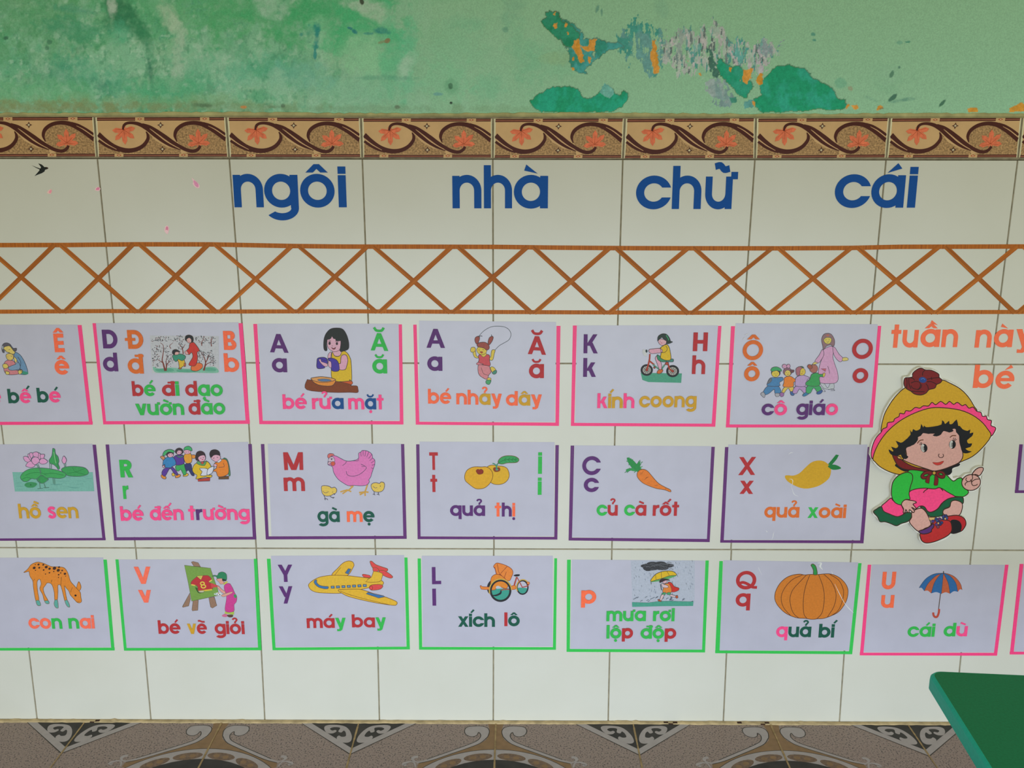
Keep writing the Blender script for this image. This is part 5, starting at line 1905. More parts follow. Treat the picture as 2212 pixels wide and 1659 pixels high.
# --- mango
D = card((1540, 940, S3), 'card of a yellow mango with green stalk beside the cut-out girl, purple tape', 'purple', quad(210, 128, 2110, 128, 2012, 1432, 148, 1428), (166, 212, 163, 100, 148), (2162, 2115, 162, 2056, 2010), (1434, 1468, 1438, 1477))
D.ol = ('8a6a20', .8)
D.part('printed_mango', 'yellow mango')
D.f('cf9f26', '985,580 990,552 1030,548 1100,552 1180,520 1260,445 1340,375 1420,348 1500,352 1560,385 1605,440 1612,500 1590,580 1530,640 1450,690 1360,718 1270,730 1180,715 1090,675 1020,630', o=0)
D.part('printed_leaf', 'green stalk and leaf')
D.f('1f7a3c', '1570,400 1620,340 1680,265 1720,272 1690,330 1630,400 1600,410', o=0, s=0)
D.f('1f7a3c', '1570,425 1600,405 1660,403 1720,425 1750,452 1700,470 1640,472 1600,455', o=0)
D.part('painted_glint', 'painted white glints on creases of the clear film')  # white ribbons painted where the wrinkled film catches light
for p in ('1040,600 1070,600 1090,620 1085,660 1070,700', '1068,700 1090,760 1105,800 1130,822 1168,836', '1030,262 1060,242 1095,235', '722,1298 735,1315 745,1328', '838,1318 825,1350 820,1385 805,1425'):
    D.l('dedede', p, [.3, 1.3, .4])
D.part('capital_letter', 'red capital letter X')
D.text('X', 'r', 345, 576, 546, 543, 246, .205)
D.part('small_letter', 'red small letter x')
D.text('x', 'r', 362, 548, 802, 802, 180, .26)
D.part('caption', 'orange and green caption quả xoài')
D.text('quả', 'nnn', 697, 1175, 1126, 1126, 148, .265)
D.text('xoài', 'gnnn', 1290, 1812, 1130, 1132, 146, .265)
D.finish()

# --- partial purple card behind the right edge
D = card((1870, 980, 6.468), 'card cut by the right edge, only its purple tape corner showing', 'purple', quad(2200, -130, 4280, -130, 4140, 510, 2140, 515), (2148, 2195, -130, 2085, 2135), (4330, 4282, -130, 4185, 4138), (512, 550, 508, 546))
D.finish()

# --- deer
D = card((0, 1180, 6.635), 'card of a spotted orange deer grazing, green tape', 'green', quad(-650, 165, 1478, 160, 1590, 1448, -452, 1455), (-700, -650, 192, -500, -452), (1530, 1482, 192, 1642, 1594), (1460, 1496, 1455, 1494))
D.ol = ('7a5428', 1.0)
D.part('printed_deer', 'orange deer with dark spots')
D.f('dc8430', '345,370 395,330 440,270 490,240 545,228 610,240 670,265 740,292 830,295 910,305 955,350 985,420 1010,500 1060,560 1105,610 1150,660 1160,730 1168,790 1140,812 1100,800 1050,745 1010,700 985,640 950,600 925,570 945,700 960,780 930,785 905,690 870,565 830,560 830,650 820,775 785,775 775,650 740,545 680,525 650,560 620,610 640,690 690,785 640,785 610,690 570,610 590,540 575,480 555,475 530,520 540,650 558,775 515,785 480,600 470,500 430,430 415,365 390,365 350,376')
D.f('dc8430', '1100,600 1110,545 1130,508 1155,550 1160,600 1135,635', w=1)
for p in ('515,785 555,775 583,830 575,852 535,845', '640,785 690,780 706,815 690,826 660,820', '785,775 822,772 835,850 832,885 800,880 775,835', '930,785 965,775 1000,855 990,875 955,850'):
    D.f('5fa49a', p, w=.8)
for x, y, r in ((490, 310, 22), (552, 262, 16), (508, 345, 9), (505, 262, 8), (563, 308, 15), (620, 265, 15), (662, 298, 22), (625, 340, 13), (710, 322, 19), (780, 316, 26), (835, 345, 24), (845, 300, 15), (708, 380, 12), (652, 398, 9), (770, 362, 10), (840, 408, 12), (870, 382, 10), (930, 395, 18), (890, 348, 13), (838, 448, 8), (940, 428, 7), (600, 308, 5)):
    D.e('3f2a26', x, y, r, r * .85, rot=-25, o=0, n=9)
D.e('33241e', 1082, 706, 16, 14, rot=20, o=0)
D.l(None, '1108,800 1140,795', .8)
D.l(None, '730,520 745,480', .8)
D.l(None, '870,560 880,440', .8)
D.l(None, '470,500 500,470', .7)
D.l(None, '1035,590 1010,660', .7)
D.part('caption', 'coral and green caption con nai')
D.text('con', 'ccg', 418, 898, 1180, 1182, 152, .265)
D.text('nai', 'gcc', 990, 1362, 1180, 1178, 152, .265)
D.finish()

# --- painter
D = card((235, 1180, S3), 'card of a boy in pink painting a red shirt on an easel, green tape', 'green', quad(135, 180, 1978, 178, 2035, 1380, 242, 1388), (90, 132, 180, 208, 244), (2024, 1980, 172, 2085, 2038), (1390, 1426, 1384, 1420))
D.ol = ('5a5040', .7)
D.part('printed_easel', 'green board on wooden easel legs')
for p in ('1125,215 1150,207 1220,225 1255,280 1160,272', '1105,640 1115,720 1090,815 1010,835 1005,825', '1150,740 1222,735 1215,875 1140,882 1135,865', '1365,705 1440,690 1475,810 1415,845 1390,830'):
    D.f('94735f', p, s=0)
D.f('769a48', '1032,260 1390,300 1400,340 1490,600 1500,670 1130,750 1085,500', s=0, w=.6)
D.part('printed_shirt', 'red football shirt with a number 8')
D.f('3d5a2c', '1180,560 1225,640 1300,625 1260,600', o=0)
D.f('b8343a', '1125,520 1130,480 1190,425 1235,405 1320,398 1365,405 1405,455 1370,490 1395,510 1410,590 1230,610 1215,560 1185,530', w=.8)
D.f('d8bc50', '1200,410 1235,402 1285,400 1258,460', s=0, w=.6)
D.f('9ab070', '1225,415 1262,412 1250,438', s=0, o=0)
D.l('dcc054', '1125,525 1180,535', 2.4)
D.l('dcc054', '1370,485 1408,460', 2.4)
D.l('d8b43c', '1225,615 1300,605 1410,592', 3)
D.f('c4bca0', '1225,612 1300,606 1290,628 1240,630', w=.7)
D.rib('d8c04c', [(1278 + 26 * math.cos(t), 508 + 20 * math.sin(t)) for t in [i * .35 for i in range(18)]], 2.4, True)
D.rib('d8c04c', [(1292 + 30 * math.cos(t), 548 + 22 * math.sin(t)) for t in [i * .35 for i in range(18)]], 2.4, True)
D.part('printed_boy', 'boy in pink overalls and a green cap')
D.f('c8484a', '1395,500 1400,570 1480,555 1510,545', s=0, o=0)
D.f('a8bc50', '1590,880 1710,885 1710,935 1580,920', s=0, o=0)
D.f('c8688c', '1545,945 1580,925 1620,935 1610,965 1560,962', o=0)
D.f('5a4038', '1615,940 1690,935 1690,965 1640,970', o=0)
D.f('c8408c', '1575,545 1600,515 1650,510 1690,570 1720,640 1748,690 1740,760 1710,800 1705,890 1590,885 1605,720 1600,640 1580,600', w=.5)
D.f('3f8f58', '1705,660 1740,665 1740,705 1715,700', o=0)
D.f('c0b84a', '1560,510 1605,480 1625,490 1575,525', o=0)
D.f('d89a8c', '1480,555 1500,545 1545,590 1590,620 1580,650 1520,610', w=.5)
D.f('d89a8c', '1535,670 1580,650 1680,620 1685,640 1600,680 1560,690', w=.5)
D.f('d89a8c', '1470,450 1550,440 1560,480 1580,500 1530,518 1500,485', w=.5)
D.f('2f8058', '1410,410 1440,395 1480,400 1500,365 1550,350 1600,375 1612,430 1600,470 1550,470 1545,440 1480,440 1465,415', w=.5)
D.f('2a2c30', '1550,445 1605,460 1595,475 1560,472', o=0)
D.f('d4d6d2', '1440,645 1500,630 1540,645 1530,670 1450,665', o=0)
for x, y, c in ((1455, 650, '3a8a5c'), (1480, 655, '3a6a9a'), (1500, 640, 'c04a3a'), (1515, 660, '222222')):
    D.e(c, x, y, 8, 7, o=0, n=8)
D.part('capital_letter', 'coral capital letter V')
D.text('V', 'c', 362, 588, 514, 512, 234, .215)
D.part('small_letter', 'coral small letter v')
D.text('v', 'c', 415, 590, 768, 768, 172, .27)
D.part('caption', 'red and yellow caption bé vẽ giỏi')
D.text('bé', 'rr', 682, 985, 1194, 1194, 142, .265)
D.text('vẽ', 'yr', 1078, 1345, 1196, 1194, 140, .265)
D.text('giỏi', 'rrrr', 1452, 1858, 1196, 1198, 140, .265)
D.finish()

# --- aeroplane
D = card((565, 1180, S3), 'card of a yellow aeroplane with red engines, green tape', 'green', quad(130, 130, 1945, 120, 1970, 1368, 190, 1378), (72, 122, 172, 150, 190), (1992, 1950, 155, 2024, 1980), (1386, 1420, 1372, 1408))
D.ol = ('7a5428', 1.1)
D.part('printed_aeroplane', 'yellow aeroplane')
D.f('d84a4a', '1375,390 1400,382 1480,400 1480,428 1400,422', w=.9)
D.f('dcac34', '960,392 1040,300 1110,230 1180,202 1240,212 1262,250 1250,290 1185,390 1100,400')
D.l(None, '1000,392 1080,290', .9)
D.f('dcb038', '640,540 660,500 720,455 800,420 900,402 1000,396 1180,402 1330,420 1440,432 1560,450 1640,470 1665,500 1640,530 1500,560 1350,590 1200,620 1060,642 900,640 770,632 680,600')
D.f('d84a4a', '1480,215 1505,205 1560,250 1640,280 1720,310 1700,345 1600,330 1520,300')
D.f('d84a4a', '1600,340 1660,330 1740,370 1790,415 1770,435 1720,425 1650,390')
D.f('d84a4a', '1520,300 1560,290 1600,320 1570,350 1530,345', w=.9)
D.f('dcb038', '1420,485 1500,420 1525,350 1560,345 1650,370 1640,440 1605,485', w=1, n=2)
D.f('d84a4a', '1470,560 1500,530 1580,520 1640,528 1655,550 1620,585 1540,600 1490,595')
D.rib('8a2a30', [(1495 + 22 * math.cos(i * .5), 568 + 26 * math.sin(i * .5)) for i in range(13)], 1, True)
D.f('dcac34', '1045,600 1120,590 1300,585 1400,602 1540,650 1680,690 1800,735 1850,765 1840,800 1790,806 1600,780 1400,740 1200,690 1110,650')
D.l(None, '1075,612 1200,660 1450,730 1750,800', .9)
D.f('3a6ea4', '1425,650 1450,628 1660,675 1685,690 1600,708', s=0, w=.8)
D.f('3a6ea4', '1140,365 1185,305 1222,310 1185,382', s=0, w=.8)
D.f('3a6ea4', '715,490 725,465 752,458 755,495 790,530 850,545 910,550 905,580 850,580 780,560 735,525', w=.8)
for x in (970, 1042, 1117, 1190, 1262, 1335, 1408):
    y = 560 - (x - 970) * .05
    D.f('3a6ea4', [(x - 24, y - 16), (x + 24, y - 18), (x + 26, y + 14), (x - 22, y + 16)], s=0, w=.7)
    D.f('8aa09a', [(x - 8, y - 8), (x + 10, y - 9), (x + 9, y + 3), (x - 8, y + 4)], s=0, o=0)
D.part('capital_letter', 'purple capital letter Y')
D.text('Y', 'v', 234, 430, 487, 485, 235, .21)
D.part('small_letter', 'purple small letter y')
D.text('\u03b3', 'v', 250, 432, 782, 780, 235, .215)
D.part('caption', 'red and green caption máy bay')
D.text('máy', 'rrg', 620, 1152, 1116, 1112, 136, .26)
D.text('bay', 'rrg', 1236, 1700, 1106, 1106, 136, .26)
D.finish()

# --- cyclo
D = card((885, 1180, S3), 'card of an orange pedal cyclo with teal wheels, green tape', 'green', quad(165, 130, 1955, 130, 1952, 1370, 180, 1372), (108, 152, 168, 128, 170), (2012, 1975, 165, 1996, 1956), (1376, 1412, 1380, 1414))
D.ol = ('8a3c28', 1.0)
D.part('printed_cyclo', 'orange pedal cyclo')
D.f('2c2c30', '1055,560 1075,500 1110,480 1110,640 1070,630', o=0)
D.f('e0823a', '960,545 975,535 990,550 1100,560 1105,590 990,588 970,570', w=.9)
D.f('3f9888', '1475,570 1600,575 1590,630 1545,650 1490,630', o=0)
D.rib('2a2a2e', [(1540 + 74 * math.cos(i * .2094), 562 + 92 * math.sin(i * .2094)) for i in range(30)], 3, True)
D.rib('c8a24a', [(1545 + 86 * math.cos(math.radians(a)), 560 + 104 * math.sin(math.radians(a))) for a in range(150, 330, 10)], 2.2)
D.l('a8483c', '1540,565 1490,470 1465,420', 2)
D.l('a8483c', '1460,420 1420,560 1390,590', 3)
D.l('a8483c', '1420,560 1440,480', 3)
D.l('a8483c', '1540,560 1610,540 1635,500', 2)
D.f('e08a44', '1600,490 1630,488 1638,510 1610,520', w=.7)
D.f('e0823a', '1390,545 1440,535 1450,580 1400,590', w=.8)
D.f('22242a', '1418,400 1450,385 1500,385 1495,405 1450,412', o=0)
D.f('3f9888', '1115,600 1180,580 1250,580 1360,580 1350,660 1290,725 1220,735 1140,690', o=0)
D.f('e0823a', '1145,275 1185,230 1250,240 1330,270 1390,310 1410,360 1390,420 1360,470 1290,450 1240,385 1190,390 1165,310', w=1.1)
D.l(None, '1195,240 1225,370 1305,440', 1)
D.l(None, '1330,275 1240,375', 1)
D.l(None, '1320,350 1290,430', 1)
D.l(None, '1160,285 1185,385', 1.6)
D.f('dc8430', '1105,490 1120,420 1170,385 1230,390 1300,440 1340,500 1330,570 1290,575 1240,555 1190,550 1170,590 1110,590', w=1)
D.f('b9bcc8', '1180,550 1210,540 1250,560 1240,575 1185,580', o=0)
D.l('a8483c', '1250,600 1300,590 1360,590', 2)
D.l('2a2630', '1120,670 1180,670 1240,640 1245,600', [1, 3.5, 4, 2])
D.rib('2a2a2e', [(1240 + 134 * math.cos(i * .157), 606 + 140 * math.sin(i * .157)) for i in range(40)], 4.4, True)
D.rib('c8a24a', [(1240 + 152 * math.cos(math.radians(a)), 606 + 158 * math.sin(math.radians(a))) for a in range(165, 365, 8)], 2.6)
D.part('capital_letter', 'purple capital letter L')
D.text('L', 'v', 306, 430, 518, 516, 234, .215)
D.part('small_letter', 'purple small letter l')
D.text('l', 'v', 312, 362, 810, 810, 178, .27)
D.part('caption', 'dark green and red caption xích lô')
D.text('xích', 'kkkk', 662, 1164, 1098, 1100, 142, .265)
D.text('lô', 'rk', 1292, 1502, 1090, 1090, 144, .275)
D.finish()

# --- rain
D = card((1210, 1180, S3), 'card of a child with a yellow umbrella running in the rain, green tape', 'green', quad(160, 182, 1978, 195, 1938, 1412, 140, 1402), (95, 145, 185, 88, 132), (2030, 1985, 195, 1978, 1938), (1402, 1442, 1412, 1450))
D.ol = ('3f3a38', .9)
D.part('printed_rain', 'rainy sky on a pale blue slip')
D.f('b0b5c4', '965,195 1838,195 1835,770 985,780', o=0, s=0)
rg = random.Random(5)
for _ in range(70):
    x, y = rg.uniform(985, 1825), rg.uniform(200, 700)
    D.cur.face([D.pt((x + a, y + b)) for a, b in ((-3, -14), (2, -12), (7, 10), (3, 12))], mat(rg.choice(['3c4452', '56607a', '6a7890']), k=1.35))
for _ in range(26):
    x, y = rg.uniform(1000, 1820), rg.uniform(690, 755)
    D.layer += 1
    D.l('4a5464', [(x, y + 10), (x + 14, y), (x + 32, y - 6)], 1)
D.part('printed_cloud', 'black cloud')
for x, y, rx, ry in ((1170, 270, 70, 26), (1260, 245, 80, 34), (1370, 250, 90, 42), (1470, 265, 80, 28), (1240, 300, 110, 30), (1390, 300, 90, 26), (1190, 315, 50, 14), (1200, 325, 40, 14)):
    D.e('3c3c40', x, y, rx, ry, o=0)
for _ in range(30):
    x, y = rg.uniform(1130, 1500), rg.uniform(225, 325)
    D.l('5f6066', [(x, y), (x + 30, y - 8), (x + 60, y + 4)], .9)
D.part('printed_ground', 'green strip of ground')
D.f('4c9a86', '982,765 1200,772 1350,752 1500,748 1700,755 1820,755 1815,815 1400,818 985,828', o=0, s=0)
D.part('printed_umbrella', 'yellow umbrella')
D.f('5fa05c', '1240,490 1300,465 1370,455 1370,440 1490,400 1590,400 1480,445 1390,470', o=0)
D.f('d8b02a', '1235,480 1260,430 1310,380 1380,350 1460,338 1540,345 1590,392 1490,405 1390,438 1310,460', w=.9)
D.l(None, '1380,350 1385,435', .8)
D.l(None, '1300,390 1310,455', .8)
D.l(None, '1460,340 1490,400', .8)
D.l(None, '1240,490 1245,520', 1)
D.part('printed_child', 'child in a red cape')
D.f('c8342c', '1470,500 1520,500 1560,550 1622,572 1610,605 1550,625 1510,610', w=.7)
D.f('d8803a', '1400,530 1480,510 1520,580 1510,635 1440,640 1400,620 1410,570', w=.7)
D.f('4a9a68', '1395,640 1440,630 1430,665 1390,665', w=.6)
D.f('4a9a68', '1460,635 1505,630 1505,660 1465,660', w=.6)
D.f('d0b4b8', '1380,670 1420,660 1400,710 1380,745 1360,740', w=.7)
D.f('d0b4b8', '1500,660 1560,670 1590,690 1570,700 1510,685', w=.7)
D.f('b05030', '1335,725 1365,735 1385,750 1365,756 1340,745', w=.6)
D.f('b05030', '1575,690 1600,670 1610,700 1590,712', w=.6)
D.f('cfb4ba', '1385,510 1420,520 1470,540 1470,565 1400,560', w=.7)
D.f('d0a8b4', '1395,480 1420,460 1455,465 1455,495 1420,510', w=.7)
D.f('3a2c30', '1360,465 1400,440 1470,450 1500,470 1450,465 1400,485 1360,500', o=0)
D.l(None, '1370,520 1385,600', 1.4)
D.part('small_letter', 'orange small letter p')
D.text('p', 'o', 285, 490, 780, 780, 182, .265)
D.part('caption', 'green and red caption mưa rơi lộp độp')
D.text('mưa', 'ggg', 630, 1168, 1020, 1018, 140, .265)
D.text('rơi', 'ggg', 1265, 1558, 1018, 1020, 138, .28)
D.text('lộp', 'ggr', 630, 992, 1256, 1254, 140, .275)
D.text('độp', 'ggr', 1095, 1580, 1258, 1258, 140, .27)
D.finish()

# --- pumpkin
D = card((1520, 1180, S3), 'card of a large orange pumpkin with a green stalk, green tape', 'green', quad(270, 190, 2112, 220, 1988, 1425, 215, 1422), (215, 262, 203, 158, 218), (2156, 2110, 232, 2028, 1985), (1424, 1460, 1435, 1474))
D.ol = ('5a3220', 1.2)
D.part('printed_pumpkin', 'orange pumpkin')
D.f('cf7a2c', '970,690 985,610 1040,510 1120,435 1210,395 1310,380 1380,392 1440,385 1560,385 1640,378 1740,380 1840,420 1920,490 1965,570 1970,650 1950,740 1900,830 1830,905 1740,950 1640,985 1560,990 1480,998 1390,985 1290,980 1190,950 1100,900 1020,820 980,750')
for p in ('1350,392 1220,450 1120,550 1065,660 1062,750 1100,850 1190,950', '1400,395 1310,490 1220,590 1180,700 1190,820 1230,920 1300,982', '1450,392 1400,520 1365,680 1360,850 1375,940 1410,985', '1570,390 1620,520 1645,650 1640,800 1610,920 1545,990', '1640,380 1740,480 1800,610 1805,720 1770,840 1690,965', '1720,382 1840,460 1900,570 1910,660 1880,790 1830,885 1750,945'):
    D.l('5a3220', p, 1.2)
D.part('printed_stalk', 'green pumpkin stalk')
D.f('2f9248', '1465,260 1490,242 1525,265 1545,320 1548,385 1500,385 1498,330 1480,285')
D.part('painted_glint', 'painted white glints on creases of the clear film')  # painted glare streaks of the wrinkled film over the pumpkin
for p, w in (('1555,228 1605,232 1590,275 1625,320', [.6, 3, 4, .8]), ('1745,338 1755,365 1765,385', [.3, 1, .3]), ('1790,515 1850,640 1920,770 1985,850 2045,908', [.4, 1.1, .8, 2, .6]), ('745,285 760,320 795,390', [.3, .9, .3])):
    D.l('dedede', p, w)
D.part('capital_letter', 'red capital letter Q')
D.text('Q', 'r', 434, 716, 586, 586, 246, .19)
D.part('small_letter', 'red small letter q')
D.text('q', 'r', 432, 632, 822, 822, 180, .26)
D.part('caption', 'pink and dark green caption quả bí')
D.text('quả', 'pkk', 985, 1462, 1240, 1240, 146, .265)
D.text('bí', 'kk', 1565, 1778, 1246, 1246, 144, .275)
D.finish()

# --- umbrella
D = card((1840, 1180, 5.9462), 'card of a blue and orange striped umbrella, pink tape', 'pink', quad(262, 235, 1962, 238, 1838, 1362, 150, 1360), (206, 250, 238, 104, 150), (2014, 1970, 238, 1866, 1826), (1368, 1402, 1370, 1406))
D.ol = ('4a4038', .9)
D.part('printed_umbrella', 'striped umbrella')
D.l('4a4038', '1178,320 1178,350', 2, s=0)
D.l('5a4a40', '1140,600 1128,700 1115,805', 1.8, s=0)
D.l('b84a38', '1122,805 1118,850 1100,900 1075,910 1052,890 1045,850', 4.6)
rimp = [(865, 535), (930, 575), (1020, 605), (1150, 612), (1262, 610), (1362, 585), (1418, 560)]
top = (1176, 345)
side = [[(865, 535), (900, 480), (960, 410), (1060, 355), top], [(930, 575), (980, 480), (1080, 380), top], [(1020, 605), (1060, 470), (1130, 370), top], [(1150, 612), (1165, 470), (1172, 390), top], [(1262, 610), (1240, 480), (1195, 380), top], [(1362, 585), (1335, 470), (1260, 380), top], [(1418, 560), (1395, 480), (1330, 400), (1250, 358), top]]
for i in range(6):
    a, b = smooth_open(side[i], 4), smooth_open(side[i + 1], 4)
    m_ = ((rimp[i][0] + rimp[i + 1][0]) / 2, (rimp[i][1] + rimp[i + 1][1]) / 2 - 20)
    D.poly(('2f66a0', 'bf5f3c')[i % 2], a + b[::-1] + smooth_open([rimp[i + 1], m_, rimp[i]], 4)[1:-1])
    D.rib('3a3a48', a, .7)
D.rib('3a3a48', smooth_open(side[6], 4), .7)
D.part('capital_letter', 'orange capital letter U')
D.text('U', 'o', 378, 552, 552, 550, 224, .22)
D.part('small_letter', 'orange small letter u')
D.text('u', 'o', 368, 535, 792, 790, 168, .265)
D.part('caption', 'green and pink caption cái dù')
D.text('cái', 'ggg', 710, 1060, 1164, 1162, 134, .265)
D.text('dù', 'gp', 1172, 1478, 1158, 1156, 134, .265)
D.finish()

# --- last card, cut by the right edge
D = card((1840, 1180, 5.9462), 'card cut by the right edge, only its pink tape corner showing', 'pink', quad(2210, 235, 3915, 235, 3745, 1352, 2088, 1355), (2158, 2206, 228, 2030, 2080), (3965, 3918, 228, 3790, 3745), (1355, 1390, 1355, 1390))
D.finish()

# ---------------------------------------------------------------- cut-out girl
G2, G3 = (1870, 780, 7.3733), (1870, 980, 6.4678)


def g3(s):
    return [(x * 1.14, 1474.66 + y * 1.14) for x, y in pts(s)]


BT = .008
gp = lambda x, y, d: P(G2[0] + x / G2[2], G2[1] + y / G2[2], d)
root = empty('cutout_girl', tuple(gp(960, 2900, 0)))
tag(root, 'large cardboard cut-out of a sitting girl in a yellow sun hat, pointing upwards', 'wall decoration')
outl_ = pts('592,300 615,250 690,245 735,180 805,120 880,94 955,125 1055,130 1170,188 1226,284 1335,325 1506,420 1640,552 1732,695 1796,785 1868,810 1890,862 1953,882 1970,932 2030,957 2040,1018 2086,1048 2086,1115 2010,1218 1878,1390 1706,1530 1525,1618') \
    + g3('1325,140 1318,168 1224,222 1208,268 1224,342 1290,325 1336,334 1396,284 1474,275 1494,228 1556,186 1632,176 1660,205 1650,255 1612,322 1620,402 1590,476 1508,530 1446,530 1438,556 1378,618 1370,684 1350,796 1316,858 1400,905 1412,982 1380,1048 1338,1100 1204,1130 1112,1200 960,1252 850,1272 782,1245 744,1184 750,1118 712,1098 632,1016 600,970 520,995 430,1022 346,990 275,970 192,958 152,896 96,832 132,772 214,722 345,614 345,480 370,385 428,294 345,278 195,208 102,114 52,10') + pts('64,1480 78,1375 130,1242 225,1132 242,1000 262,900 300,790 370,668 440,572 520,492 596,436')
outl_ = smooth_closed(outl_, 3)
M_CARDB = mat('e8e6de', rough=.6, noise=.03, k=1.2, name='white_card_edge')
mb = MB()
mb.slab([gp(x, y, BT) for x, y in outl_][::-1], BT - .0003, M_CARDB)
mb.build('backing_card', root)
K_ = INK_K
D = Draw(root, G2, BT + .00004, INK_K * .97)
D.ol = ('3a1f14', 1.9)
YEL, SKIN, PNK, GRN, DKG, BLK, DRED = 'd0a024', 'd8a49a', 'fb3d74', '2cb83e', '0f5a38', '17171a', '7a1a1c'
D.part('hat', 'yellow hat')
D.f(YEL, '245,1135 262,980 320,800 460,580 620,430 800,360 1010,305 1215,300 1330,345 1500,438 1630,565 1725,715 1760,800 1500,800 1200,760 900,800 500,980 300,1150')
hat_ = len(D.parts) - 1
D.part('hat_ruffle', 'pink scalloped ruffle', hat_)
D.f(PNK, '86,1500 98,1390 142,1262 195,1185 245,1135 275,1080 335,1052 350,982 440,965 460,920 530,882 545,832 612,840 640,790 715,795 790,738 860,750 920,712 1000,715 1055,657 1115,695 1195,642 1275,690 1335,642 1400,690 1460,657 1535,710 1590,692 1645,750 1710,732 1770,800 1835,816 1860,880 1920,876 1940,930 2005,952 1995,1025 2065,1057 2060,1112 1995,1195 1940,1080 1850,970 1700,860 1500,780 1250,745 1050,745 850,800 650,890 480,1000 330,1140 220,1290 150,1430 115,1560', n=3)
D.part('hat_brim', 'yellow hat brim', hat_)
D.f(YEL, pts('115,1560 150,1430 220,1290 330,1140 480,1000 650,890 850,800 1050,745 1250,745 1500,780 1700,860 1850,970 1940,1080 1995,1195 1860,1380 1700,1520 1510,1608 1400,1660 1000,1720 700,1790 547,1808 376,1762 228,1682 150,1605'), n=3)
D.part('hat_flower', 'dark red flower with a blue centre', hat_)
D.f(DRED, '608,330 628,270 700,262 745,250 750,195 810,140 880,110 950,140 1050,148 1160,205 1170,260 1215,300 1190,345 1130,375 1100,430 1010,455 960,510 880,540 780,525 720,480 650,440 615,390')
for p in ('950,140 910,180 905,230', '1170,262 1050,275 970,290', '1130,370 1050,330 975,330', '1000,450 990,400 960,360', '830,460 880,420 890,370', '720,350 790,325 860,340 870,400 830,450 750,430 720,390', '700,262 760,280 780,310', '650,270 660,340 650,430', '690,270 690,360 720,440', '730,480 830,485 940,490', '1045,255 1055,300'):
    D.l('2c0c0c', p, 1.5)
D.e('24448c', 908, 300, 62, 46, rot=10, o=0)
D.l('5a7cc0', '880,290 920,275 940,300', 1.2)
D.part('hair_curl', 'black curls under the left cheek')
D.f(BLK, g3('408,165 440,138 520,170 605,230 560,252 500,232 450,200'), o=0)
D.part('hair_curl', 'black curls under the right cheek')
D.f(BLK, g3('1030,250 1100,200 1200,160 1312,138 1302,172 1215,205 1205,262 1160,300 1110,290 1070,270'), o=0)
D.part('hat_strap', 'dark red chin strap', hat_)
D.f(DRED, g3('372,8 430,20 500,85 600,150 700,190 830,214 900,238 965,262 830,258 640,232 510,205 430,140'))
D.f('d8a860', g3('440,28 490,46 498,82 452,68'), s=0)
D.part('face', 'pale pink face')
face_ = len(D.parts) - 1
D.f(SKIN, pts('640,1385 720,1345 820,1262 830,1200 900,1140 1090,1150 1240,1110 1420,1070 1490,1180 1500,1300 1545,1450 1540,1545 1480,1620') + g3('1190,178 1080,218 960,242 850,212 640,140 520,85') + pts('600,1560 650,1500'))
D.part('hair', 'black curly hair round the face')
D.f(BLK, '365,1405 425,1440 440,1425 405,1362 480,1388 520,1350 478,1270 555,1300 610,1275 715,1172 700,1092 738,1135 756,1082 800,1108 868,1080 884,1000 918,1058 930,1025 962,1052 1080,1042 1208,1010 1214,945 1250,968 1268,1002 1330,950 1334,1000 1382,1000 1450,930 1474,1030 1500,1032 1545,1085 1620,1112 1668,1090 1658,1152 1714,1136 1695,1195 1615,1262 1640,1315 1695,1310 1668,1368 1590,1392 1640,1430 1690,1440 1620,1468 1550,1460 1520,1400 1500,1300 1488,1190 1440,1132 1432,1080 1382,1085 1400,1112 1330,1138 1242,1112 1200,1170 1130,1200 1065,1182 1110,1148 1000,1160 915,1147 880,1190 832,1212 828,1262 770,1330 680,1366 640,1402 642,1490 680,1522 640,1562 580,1540 560,1492 500,1512 430,1500 388,1470', o=0, n=2)
for cx, cy, an, dx in ((930, 1385, -6, 1), (1382, 1328, 4, 1)):
    D.part('eye', None, face_)
    D.e(BLK, cx, cy, 54, 68, rot=an, o=0)
    D.e('c8c8c4', cx - 16, cy, 30, 62, rot=an, o=0)
    D.e(BLK, cx + 22, cy + 4, 28, 50, rot=an, o=0)
    D.e('9a9894', cx - 14, cy + 8, 14, 40, rot=an, o=0)
    D.part('eyebrow', None, face_)
    D.l('6a3a1c', [(cx - 108 if cx < 1000 else cx - 40, cy - 72 if cx < 1000 else cy - 110), (cx - 70 if cx < 1000 else cx, cy - 118 if cx < 1000 else cy - 140), (cx - 10 if cx < 1000 else cx + 58, cy - 130 if cx < 1000 else cy - 140)], 2)
    D.part('eyelash', None, face_)
    for q in ((-40, -50, -80, -60), (-36, -55, -70, -85), (-28, -60, -48, -96)) if cx < 1000 else ((10, -62, 20, -110), (25, -60, 50, -105), (35, -55, 66, -85)):
        D.l(BLK, [(cx + q[0], cy + q[1]), (cx + q[2], cy + q[3])], 1.1, 0)
D.part('nose', None, face_)
D.l('4a2a24', [(1200 + 40 * math.cos(math.radians(a)), 1505 + 34 * math.sin(math.radians(a))) for a in range(-50, 231, 20)][::-1], 1.5)
D.part('mouth', 'red mouth', face_)
D.f('c83c34', g3('938,122 1010,124 1090,102 1060,145 1010,162 965,150'), w=.5)
D.part('blouse', 'bright green blouse')
bl_ = len(D.parts) - 1
D.f(GRN, g3('600,236 700,230 830,250 960,272 1060,262 1130,298 1222,382 1290,345 1345,345 1345,420 1375,480 1432,520 1425,562 1360,602 1290,600 1235,592 1150,545 1040,490 960,500 830,490 710,500 620,540 600,480 590,330'))
D.part('skirt', 'pink skirt')
sk_ = len(D.parts) - 1
